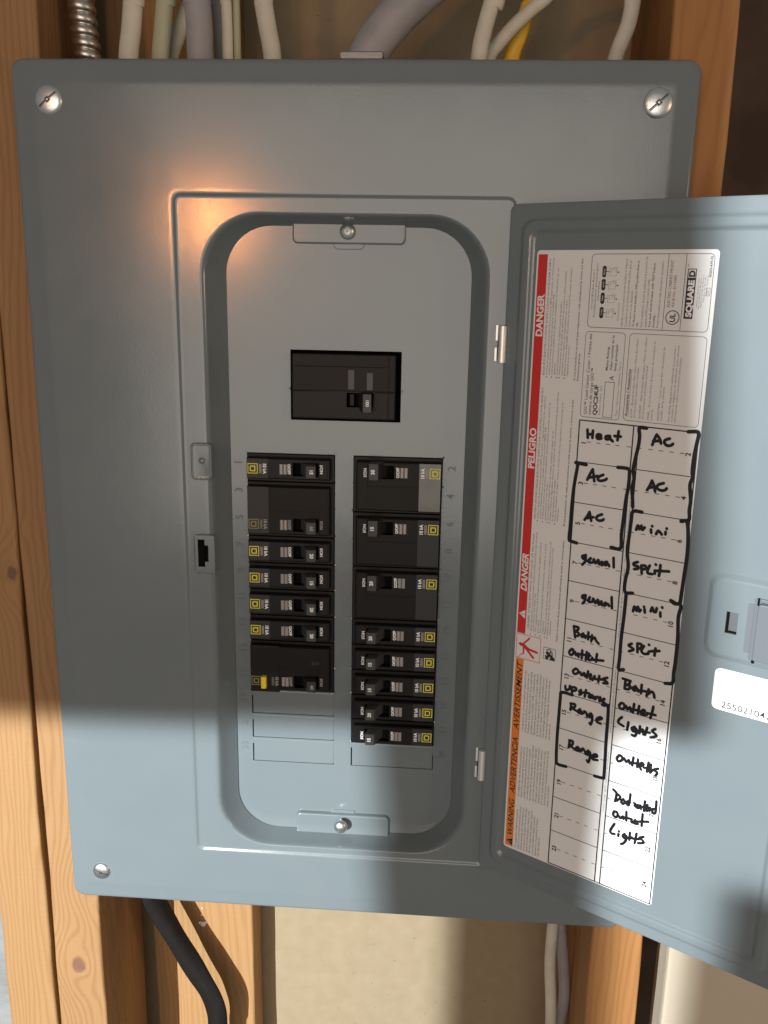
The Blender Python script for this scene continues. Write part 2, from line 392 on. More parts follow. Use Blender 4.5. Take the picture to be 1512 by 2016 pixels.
# ------------------------------------------------------------------ cables
def cable(name, pts, r, m, label, flat=1.0, ext=(0, 0), n=16, cat='cable', sub=8):
    mb = MB(); mb.tube(pts, r, m, n=n, flat=flat, sub=sub)
    return tag(mb.build(name, loc=pts[-1]), label, cat)
def up(pts, dx=0, z=520): p = pts[0]; return [(p[0]+dx, p[1], z)]+pts
cable('cable', up([(-169.3, 45, 367.3), (-170.8, 45, 355.9), (-173, 45, 338.6), (-175.5, 45, 323.4), (-177.2, 45, 296)], 6), 6.4, M_cw, 'white flat cable entering above the panel, next right of the armoured conduit', .62)
cable('cable', up([(-149, 45, 367.2), (-150.5, 45, 355.9), (-152.8, 45, 338.6), (-154.8, 45, 323.4), (-156.4, 45, 296)], 4), 5.7, M_cgreen, 'pale greenish cable above the panel, second cable right of the armoured conduit', .62)
cable('cable', [(-90, 60, 470), (-134.9, 62, 368.7), (-143.1, 62, 351.2), (-148, 62, 339.3), (-153, 62, 326.7), (-160, 62, 296)], 4.9, M_cw, 'pale cable slanting behind the thick grey cable above the panel', .7)
cable('cable', up([(-128.5, 38, 365.7), (-128.2, 38, 354.4), (-127.4, 38, 337.4), (-127.4, 38, 322.4), (-126.5, 38, 296)], 2), 8.4, M_cgrey, 'thick grey lavender cable above the left half of the panel', .8)
cable('cable', up([(-124, 62, 371.5), (-121.3, 62, 359.9), (-119.2, 62, 342.3), (-119.3, 62, 326.8), (-119, 62, 296)], -2), 4.8, M_cgrey, 'thin blue grey cable tucked behind the thick grey lavender cable', .7)
cable('cable', up([(-113.5, 50, 368.6), (-113, 50, 357.2), (-112.6, 50, 339.8), (-112.6, 50, 324.6), (-112.6, 50, 296)]), 3.6, M_cw, 'narrow beige cable right beside the thick grey cable above the panel', .8)
cable('cable', up([(-106.5, 50, 368.6), (-106.5, 50, 357.2), (-106.4, 50, 339.8), (-106.4, 50, 324.6), (-106.4, 50, 296)]), 2.3, M_cgreen, 'thinnest pale green wire among the cables above the panel', 1)
cable('cable', up([(-87.8, 45, 367), (-88.5, 45, 355.7), (-86.3, 45, 341.5), (-83.3, 45, 323.5), (-83.2, 45, 296)], 3), 5.7, M_cw, 'cream flat cable above the panel standing alone left of the big grey service cable', .62)
cable('service_cable', [(120, 50, 450), (52, 50, 392), (15.2, 50, 366.0), (-4, 50, 350), (-19, 50, 333), (-25.3, 50, 319), (-26, 50, 300)], 12.6, M_cgrey, 'thick grey service cable curving down into the clamp above the panel', .85, n=22)
cable('cable', up([(56.7, 40, 365.1), (52.7, 40, 354.1), (48.2, 40, 337.4), (45.8, 40, 322.7), (44.8, 40, 296)], 18), 5.1, M_cw, 'white cable above the panel right of the thick service cable', .8)
cable('cable', [(240, 55, 420), (150, 55, 382), (96.3, 55, 365.2), (82.8, 55, 357), (69.2, 55, 345.7), (57.5, 55, 333), (51.9, 55, 324.0), (46, 55, 296)], 4.3, M_cw, 'pale tan cable bending to the right above the panel, crossing the yellow one', .85)
cable('cable', up([(79, 68, 370.4), (76.3, 68, 358.9), (71.6, 68, 341.4), (67.6, 68, 328.9), (63, 68, 296)], 18), 4.9, M_cyel, 'yellow cable above the panel', .62)
cable('cable', up([(137.5, 50, 367.8), (137.9, 50, 356.7), (136, 50, 342.7), (130.3, 50, 325.1), (125, 50, 296)], 2), 4.9, M_cw, 'cream cable above the panel nearest the right pine stud', .75)
mb = MB()
pts = [(-222, 66, -235), (-208.5, 68, -280), (-197.3, 70, -316), (-184, 71, -346), (-172, 72, -371), (-160.5, 72, -393), (-151.5, 72, -411), (-147.0, 72, -428), (-146.5, 72, -446), (-148, 72, -478), (-146, 72, -700)]
axis = catmull(pts, 8); rings = []
for i, p in enumerate(axis):                 # flat jacket over three conductors, slightly twisted and pinched
    d = (axis[min(i+1, len(axis)-1)]-axis[max(i-1, 0)]).normalized(); a = d.cross(Vector((0, 1, 0))).normalized(); b = a.cross(d).normalized()
    tw = .5*math.sin(i*.09)+.35; pin = 1+.05*math.sin(i*.16)+.03*math.sin(i*.37+1); loop = []
    for k in range(28):
        t = 2*math.pi*k/28; q = 1+.055*math.cos(4*t)+.03*math.cos(3*t+i*.05)
        u, v = math.cos(t)*8.6*q*pin, math.sin(t)*5.2*q/pin
        loop.append(tuple(p+a*(u*math.cos(tw)-v*math.sin(tw))+b*(u*math.sin(tw)+v*math.cos(tw))))
    rings.append(loop)
mb.loft(rings, M_cblk, True, True)
tag(mb.build('cable', loc=(-146, 72, -700), smooth=60), 'thick black cable running down below the left side of the panel', 'cable')
cable('cable', [(137, 70, -270), (135.4, 70, -300), (134.2, 70, -325), (134.6, 70, -358), (138, 70, -400), (139, 70, -452), (140, 70, -700)], 4.6, M_cw, 'left one of two cream cables twisted together below the panel', .8)
cable('cable', [(138, 80, -270), (140.2, 80, -303), (142.4, 79, -327.6), (147, 78, -361.8), (149.5, 78, -392), (147.5, 78, -423), (145.5, 78, -460), (146, 78, -700)], 4.8, M_cgrey, 'greyer right one of two cables twisted together below the panel', .85)
cable('cable', [(-330, 62, 0), (-321, 62, -120), (-318.6, 62, -190), (-317.7, 62, -259.6), (-317.6, 62, -307.8), (-316.7, 62, -367.6), (-318.7, 62, -451), (-320, 62, -800)], 2.7, M_cblk, 'thin black cable hanging beside the leftmost stud', 1)
mb = MB()
axis = catmull([(-208, 45, 470), (-205.2, 45, 367.4), (-204.2, 45, 355.9), (-203, 45, 338.6), (-201.8, 45, 323.3), (-201.5, 45, 296)], 60)
nv = Vector((0, 1, 0)); rings = []; acc = 0.0; n = 20
for i, p in enumerate(axis):
    d = (axis[min(i+1, len(axis)-1)]-axis[max(i-1, 0)]).normalized()
    if i: acc += (axis[i]-axis[i-1]).length
    a = d.cross(nv).normalized(); b = a.cross(d).normalized(); loop = []
    for k in range(n):
        t = 2*math.pi*k/n; ph = (acc/7.0-k/n) % 1.0      # the armour is a wound strip: a helical ridge
        q = 7.1+1.5*(max(0, math.sin(math.pi*min(ph/.8, 1)))**.55)
        loop.append(tuple(p+a*math.cos(t)*q+b*math.sin(t)*q))
    rings.append(loop)
mb.loft(rings, M_conduit, True, True)
tag(mb.build('armoured_conduit', loc=(-201.5, 45, 296), smooth=60), 'ribbed steel flexible conduit entering above the top left corner of the panel', 'conduit')

# ------------------------------------------------------------------ the panel
panel = empty('breaker_panel', (-31, 0, -263), 'grey steel electrical panel with its right hinged door standing open and a handwritten circuit list', 'electrical panel')
ZTB = -191.5
PX, PZ = (-233.35, 171.35), (-263.0, 313.15)
def crect(i, y, r=8.0, n=10): return rr(PX[0]+i, PX[1]-i, PZ[0]+i, PZ[1]-i, max(r-i*.5, 2.5), y, n)
def drect(i, y, r=5.0, n=10): return rr(-137.6+i, 71.0-i, -216.5+i, 238.2-i, max(r-i*.5, 2.0), y, n)
def orect(t, y, n=10):                                   # from the mouth of the opening (t=0) to its inner lip (t=1)
    return rr(-119.6+9.8*t, 55.4-8.9*t, -209.5+3.5*t, 226.5-5.5*t, 36-6*t, y, n)
mb = MB()
mb.loft([crect(0, 10), crect(0, 3.2), crect(.35, 2.3), crect(1.2, 1.2), crect(2.4, .85), crect(3.4, .75), crect(10.5, .30), crect(12.0, .10), crect(13.5, 0), crect(15.5, 0), drect(-3, 0),
         drect(-1.0, 0), drect(0, .1), drect(.6, .35), drect(1.3, .85), drect(1.9, 1.1), drect(2.8, 1.2), drect(3.6, 1.2),
         orect(-.34, 1.2), orect(-.27, 1.2), orect(-.18, 1.3), orect(-.09, 1.6), orect(0, 2.15), orect(.07, 2.9), orect(.14, 3.9), orect(.21, 5.1), orect(.28, 6.4), orect(.5, 10.5), orect(.85, 16.0), orect(.97, 17.6), orect(1.02, 18.3), orect(.97, 19.3)],
        M_paint, False, False)
cover = mb.build('cover', parent=panel, loc=(-31, 0, -263), smooth=60)

def screw(x, z, y0, r, parent, ang, tall=2.3):
    mb = MB(); prof = [(1.02, -.05), (1.0, .15), (.93, .42), (.80, .66), (.60, .84), (.35, .95), (.02, 1.0)]
    mb.lathe(x, z, [(r*a, y0-tall*b) for a, b in prof], M_zinc)
    sc = mb.build('cover_screw', parent=parent, loc=(x, y0, z), smooth=50)
    mb = MB(); mb.nofix = True; c, s_ = math.cos(ang), math.sin(ang)
    def hgt(q):
        q = abs(q)
        for (a0, b0), (a1, b1) in zip(prof[:-1], prof[1:]):
            if a1 <= q <= a0: return b0+(b1-b0)*(a0-q)/(a0-a1)
        return 1.0
    def strip(w, lift, m, L=.84, off=0.0):
        n = 14; rows = []
        for k in range(n+1):
            t = -L+2*L*k/n; yy = y0-tall*hgt(t)-lift
            rows.append([(x+c*t*r-s_*(b*w+off), yy, z+s_*t*r+c*(b*w+off)) for b in (-1, 1)])
        mb.loft(rows, m, False, False, closed=False)
    strip(r*.085, .03, M_zinc_d); strip(r*.03, .05, M_pocket, .80, r*.05)
    for w, y, m in ((r*.19, .06, M_zinc_d), (r*.14, .10, M_pocket), (r*.07, .14, M_zinc)):
        mb.add([(x+c*a*w-s_*b*w, y0-tall-y, z+s_*a*w+c*b*w) for a, b in ((-1, -1), (1, -1), (1, 1), (-1, 1))], [(0, 1, 2, 3)], m)
    mb.build('screw_slot', parent=sc, smooth=0)
    return sc
screw(-210.2, 289.8, 0, 8.3, panel, R_(38)); screw(148.1, 289.8, 0, 8.3, panel, R_(42)); screw(-210.2, -239.6, 0, 6.6, panel, R_(-22)); screw(148.1, -239.6, 0, 6.6, panel, R_(15))

# latch pockets pressed into the left rim of the door recess
mb = MB()
def frame_pad(x0, x1, z0, z1, yb, yf, w, m):
    mb.loft([rr(x0, x1, z0, z1, 3.2, yb, 5), rr(x0+.5, x1-.5, z0+.5, z1-.5, 3, .6, 5), rr(x0+1.1, x1-1.1, z0+1.1, z1-1.1, 2.6, yf, 5),
             rr(x0+w, x1-w, z0+w, z1-w, 2.0, yf, 5), rr(x0+w+.7, x1-w-.7, z0+w+.7, z1-w-.7, 1.7, yf+.8, 5)], m)
frame_pad(-132.3, -117.3, 59.6, 85.2, 5, .1, 1.7, M_paint)
mb.lathe(-124.6, 72.9, [(2.3, 1.0), (2.1, .4), (1.2, -.1), (.02, -.25)], M_paint, 18)
mb.build('latch_pocket', parent=panel, loc=(-125, 0, 72), smooth=50)
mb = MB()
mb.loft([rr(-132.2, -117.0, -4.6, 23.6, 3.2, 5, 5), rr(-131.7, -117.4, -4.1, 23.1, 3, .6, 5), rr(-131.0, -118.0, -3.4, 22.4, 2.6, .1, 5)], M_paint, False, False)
mb.grid([-131, -118], [-3.4, 22.4], .1, M_paint, holes=[(-129.0, -124.4, .6, 19.6), (-124.4, -122.0, 4.2, 15.6)], back=1.0, floor=True, fm=M_pocket)  # black floor colour stands in for the shade of a deeper slot
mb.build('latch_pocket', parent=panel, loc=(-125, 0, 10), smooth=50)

# steel box behind
mb = MB()
mb.box(-212, -210.6, 1.9, 95, -247, 297, M_inner); mb.box(149.2, 150.6, 1.9, 95, -247, 297, M_inner)
mb.box(-210.6, 149.2, 1.9, 95, 295.6, 297, M_inner); mb.box(-210.6, 149.2, 1.9, 95, -247, -245.6, M_inner); mb.box(-210.6, 149.2, 93.6, 95, -245.6, 295.6, M_inner)
mb.build('enclosure_box', parent=panel, loc=(-31, 50, 20), smooth=0)
mb = MB()
mb.pad(-52, -2, 297.2, 321.3, 66, 36, 6, M_zinc_d, ch=2)
for cx in (-47, -37, -18, -6):
    mb.lathe(cx, 317, [(2.6, 36.2), (2.5, 33.6), (2.2, 32.6), (.05, 32.4)], M_zinc_d, 14)
mb.pad(-40, -13, 321, 325.5, 62, 38, 1.5, M_zinc_d, ch=.8)
mb.build('cable_clamp', parent=panel, loc=(-27, 50, 297), smooth=40)

# dead front with its openings and the unused twist-outs
BZ = 76.1; PITCH = 19.05
LX = (-98.6, -39.3); RX = (-27.1, 32.3)
zl = BZ-9*PITCH; zr = BZ-11*PITCH
holes = [(-68.8, 3.5, 98.8, 144.55), (LX[0], LX[1], zl, BZ), (RX[0], RX[1], zr, BZ)]
g = 1.0
for k in (9, 10, 11):
    z1, z0 = BZ-k*PITCH-1.5, BZ-(k+1)*PITCH
    holes += [(LX[0], LX[0]+g*.9, z0+g, z1-3.5), (LX[0], LX[1], z0, z0+g)]
z1, z0 = BZ-11*PITCH-1.5, BZ-12*PITCH
holes += [(RX[0], RX[0]+g*.9, z0+g, z1-3.0), (RX[0], RX[1], z0, z0+g), (RX[1]-g*.5, RX[1], z0+g, z1-6)]
mb = MB(); mb.nofix = True
mb.grid([-121, 58], [-216, 236], 18.6, M_paint, holes=holes, back=20.2)
dead = mb.build('dead_front', parent=panel, loc=(-32, 18.6, 10), smooth=25)
mb = MB(); mb.box(-121, 58, 30, 31, -216, 236, M_pocket); mb.build('interior_shade_plate', parent=panel, loc=(-32, 30, 10), smooth=0)  # added black plate standing in for the shaded box interior
for side, k in (('L', 9), ('L', 10), ('L', 11), ('R', 11)):
    X = LX if side == 'L' else RX; z1, z0 = BZ-k*PITCH, BZ-(k+1)*PITCH
    mb = MB()                                            # each twist-out leans out a touch at its lower edge
    mb.loft([[(X[0]+.9, 18.6, z0+.75), (X[1]-.5, 18.6, z0+.75), (X[1]-.5, 18.6, z1-1.2), (X[0]+.9, 18.6, z1-1.2)],
             [(X[0]+1.0, 18.0, z0+.85), (X[1]-.6, 18.1, z0+.85), (X[1]-.6, 18.45, z1-2.2), (X[0]+1.0, 18.4, z1-2.2)]], M_paint)
    mb.build('twist_out', parent=panel, loc=((X[0]+X[1])/2, 18, z0), smooth=20)
# stamped circuit numbers
mb = MB()
def stamp(t, x, z):
    vs, fs, w = glyphs(t, .012, 0, 3); h = 5.2; kx = h*.95
    lo = [(x-v[1]*h+h/2, 18.62, z+(v[0]-w/2)*kx) for v in vs]
    mb.add([(p[0], 18.28, p[2]) for p in lo], fs, M_stamp)
M_stamp = mat("stamped_paint", (0.140, 0.163, 0.169), 0.4, bump=[(700, 3, 0.0001)])
for k in range(12):
    z = BZ-(k+.5)*PITCH+2.5
    stamp(str(2*k+1), -105.0, z); stamp(str(2*k+2), 38.0, z)
mb.build('stamped_numbers', parent=panel, loc=(-32, 18.3, -40), smooth=0, kind='stuff')
# metal burrs left where the other twist-outs were snapped off
mb = MB(); rn = random.Random(5)
for k in range(0, 12):
    for X, s_ in ((LX[0], -1), (LX[1], 1), (RX[0], -1), (RX[1], 1)):
        if X in LX and k > 9: continue
        z = BZ-k*PITCH+rn.uniform(-.8, .8); w = rn.uniform(.6, 1.3)
        m = M_rust if rn.random() < .45 else M_zinc
        mb.ball((X+s_*.25, 18.4, z), w*.62, m, 7, 3, .9)
for X, s_ in ((-68.8, -1), (3.5, 1)): mb.ball((X+s_*.5, 18.3, 119), .9, M_zinc, 7, 3, 1.2)
mb.build('knockout_burrs', parent=panel, loc=(-32, 18.3, -40), smooth=60, kind='stuff')

# the two mounting tabs and their screws
mb = MB()
mb.loft([rr(-66.4, 4.2, 210.4, 231, 3.0, 18.4, 5), rr(-66.4, 4.2, 210.4, 231, 3.0, 16.6, 5), rr(-66.0, 3.8, 210.8, 231, 2.8, 16.0, 5), rr(-65.2, 3.0, 211.6, 231, 2.2, 15.6, 5)], M_paint)
mb.pad(-41.0, -21.5, 207.2, 213, 18.6, 18.0, 3.0, M_paint, ch=.5)
tabt = mb.build('mounting_tab', parent=panel, loc=(-30, 16, 220), smooth=50)
mb = MB()
def tab2(i, y, zt): return rr(-66.6+i, 1.6-i, -214, zt-i, 3.2, y, 5)
mb.loft([tab2(0, 18.5, ZTB+.2), tab2(0, 16.2, ZTB), tab2(.3, 15.5, ZTB-.1), tab2(1.0, 15.1, ZTB-.3)], M_paint)
mb.pad(-41.5, -23.5, ZTB-2, ZTB+2.6, 18.6, 17.8, 1.9, M_paint, ch=.5)
tabb = mb.build('mounting_tab', parent=panel, loc=(-32, 16, -200), smooth=50)
def dome_screw(x, z, y0, par, L):
    mb = MB(); r = 4.9
    mb.lathe(x, z, [(2.2, y0+1), (2.2, y0-L), (r, y0-L), (r*1.0, y0-L-1.0), (r*.93, y0-L-2.1), (r*.72, y0-L-3.1), (r*.42, y0-L-3.7), (.02, y0-L-3.9)], M_zinc, 24)
    mb.lathe(x, z, [(1.25, y0-L-3.95), (1.0, y0-L-4.0), (.02, y0-L-4.0)], M_zinc_d, 4)
    mb.build('mounting_screw', parent=par, loc=(x, y0, z), smooth=50)
dome_screw(-31.6, 217.8, 15.6, tabt, 0.4)
dome_screw(-33.0, ZTB-5.0, 15.1, tabb, 6.0)

# hinges
for zc0, zc1 in ((163.0, 141.0), (-124.0, -146.5)):
    mb = MB(); nn = 16
    mb.loft([[(66.2+2.5*math.cos(2*math.pi*k/nn), -1.2+2.2*math.sin(2*math.pi*k/nn), z) for k in range(nn)] for z in (zc1, zc1+.6, zc0-.6, zc0)], M_hinge, True, True)
    mb.pad(61.6, 63.2, zc1+.5, zc1+9.0, 1.3, .4, .4, M_hinge, ch=.3); mb.pad(61.9, 63.5, zc1+13.0, zc0+.6, 1.3, .4, .4, M_hinge, ch=.3)
    mb.pad(63.3, 64.2, zc1+1, zc0-1, 1.3, 1.0, .3, M_pocket, ch=.1)
    mb.build('hinge', parent=panel, loc=(66, 0, zc1), smooth=40)
# dark line where the folded edge of the door stops short of the recess
# ------------------------------------------------------------------ the door, seen from inside; local x = away from the hinge, local z = down negative
HX = Vector((67.154, 0, 234.03)); DROT = (0, 0, math.atan2(-0.52472, 0.85127))
def build_on_door(mb, name, parent=None, **kw):
    o = mb.build(name, rot=(0, 0, 0), **kw)
    if parent is None:
        o.parent = panel; o.location = HX*S-world_loc(panel); o.rotation_euler = DROT
    else:
        o.parent = parent; o.location = (0, 0, 0)
    return o
DW, DH = 203.0, 449.5
def dr(i, y, r=4.0, n=10): return rr(i, DW-i, -DH+i, -i, max(r, .5), y, n)
mb = MB()
mb.loft([dr(.3, 3.2), dr(0, 1.2), dr(.25, .35), dr(.9, 0), dr(1.6, 0), dr(7.0, 0, 8), dr(7.8, 0, 8), dr(8.7, -.25, 8), dr(9.6, -1.1, 8), dr(10.3, -1.75, 7), dr(11.2, -1.95, 7), dr(14.0, -1.95, 6), dr(15.0, -1.75, 5), dr(15.7, -1.1, 5), dr(16.6, -.25, 4), dr(17.4, 0, 3.5)], M_paint, False, False)
LATCH = [(149.6, 156.0, -233.8, -221.0), (160.6, 196, -242.6, -213.6)]
# flat middle of the door, cut round the pressed latch pad
px0, px1, pz0, pz1 = 138.0, 185.6-.0, -250.6, -199.5
def ringpts(): return None
mb.grid([17.4, DW-17.4], [-DH+17.4, -17.4], 0, M_paint, holes=[(px0, px1, pz0, pz1)])
# corners of the middle are near square; the pad with softened rim
mb.loft([rr(px0, px1, pz0, pz1, .05, 0, 6), rr(px0+.02, px1-.02, pz0+.02, pz1-.02, 7, 0, 6), rr(px0+.8, px1-.8, pz0+.8, pz1-.8, 7, -.35, 6), rr(px0+2.6, px1-2.6, pz0+2.6, pz1-2.6, 6, -1.9, 6),
         rr(px0+3.6, px1-3.6, pz0+3.6, pz1-3.6, 5.5, -2.25, 6), rr(px0+5.2, px1-5.2, pz0+5.2, pz1-5.2, .05, -2.25, 6)], M_paint, False, False)
mb.grid([px0+5.2, px1-5.2], [pz0+5.2, pz1-5.2], -2.25, M_paint, holes=[LATCH[0]], back=-.9)
mb.nofix = True
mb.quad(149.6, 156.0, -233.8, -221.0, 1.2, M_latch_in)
mb.quad(149.6, 150.7, -233.8, -221, .9, M_pocket); mb.quad(150.7, 156, -233.8, -233.1, .9, M_pocket)  # shadow along the hole's left and lower edge, painted as black strips
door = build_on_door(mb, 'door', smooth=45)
door['label'] = 'inner face of the open grey door with a pressed rim'
mb = MB()
mb.pad(160.8, 200, -242.4, -213.8, -2.2, -3.0, .6, M_latch, ch=.2)
mb.pad(164.0, 200, -246.2, -209.8, -2.2, -3.6, 1.2, M_latch, ch=.4)
mb.pad(166.8, 200, -244.5, -211.5, -3.5, -8.0, 1.6, M_latch, ch=.8)
mb.pad(165.4, 166.5, -213.6, -209.4, -3.5, -4.2, .3, M_pocket, ch=.1); mb.pad(165.8, 167.4, -247.4, -245.4, -3.0, -4.0, .5, M_pocket, ch=.1)
build_on_door(mb, 'door_latch', door, smooth=40)

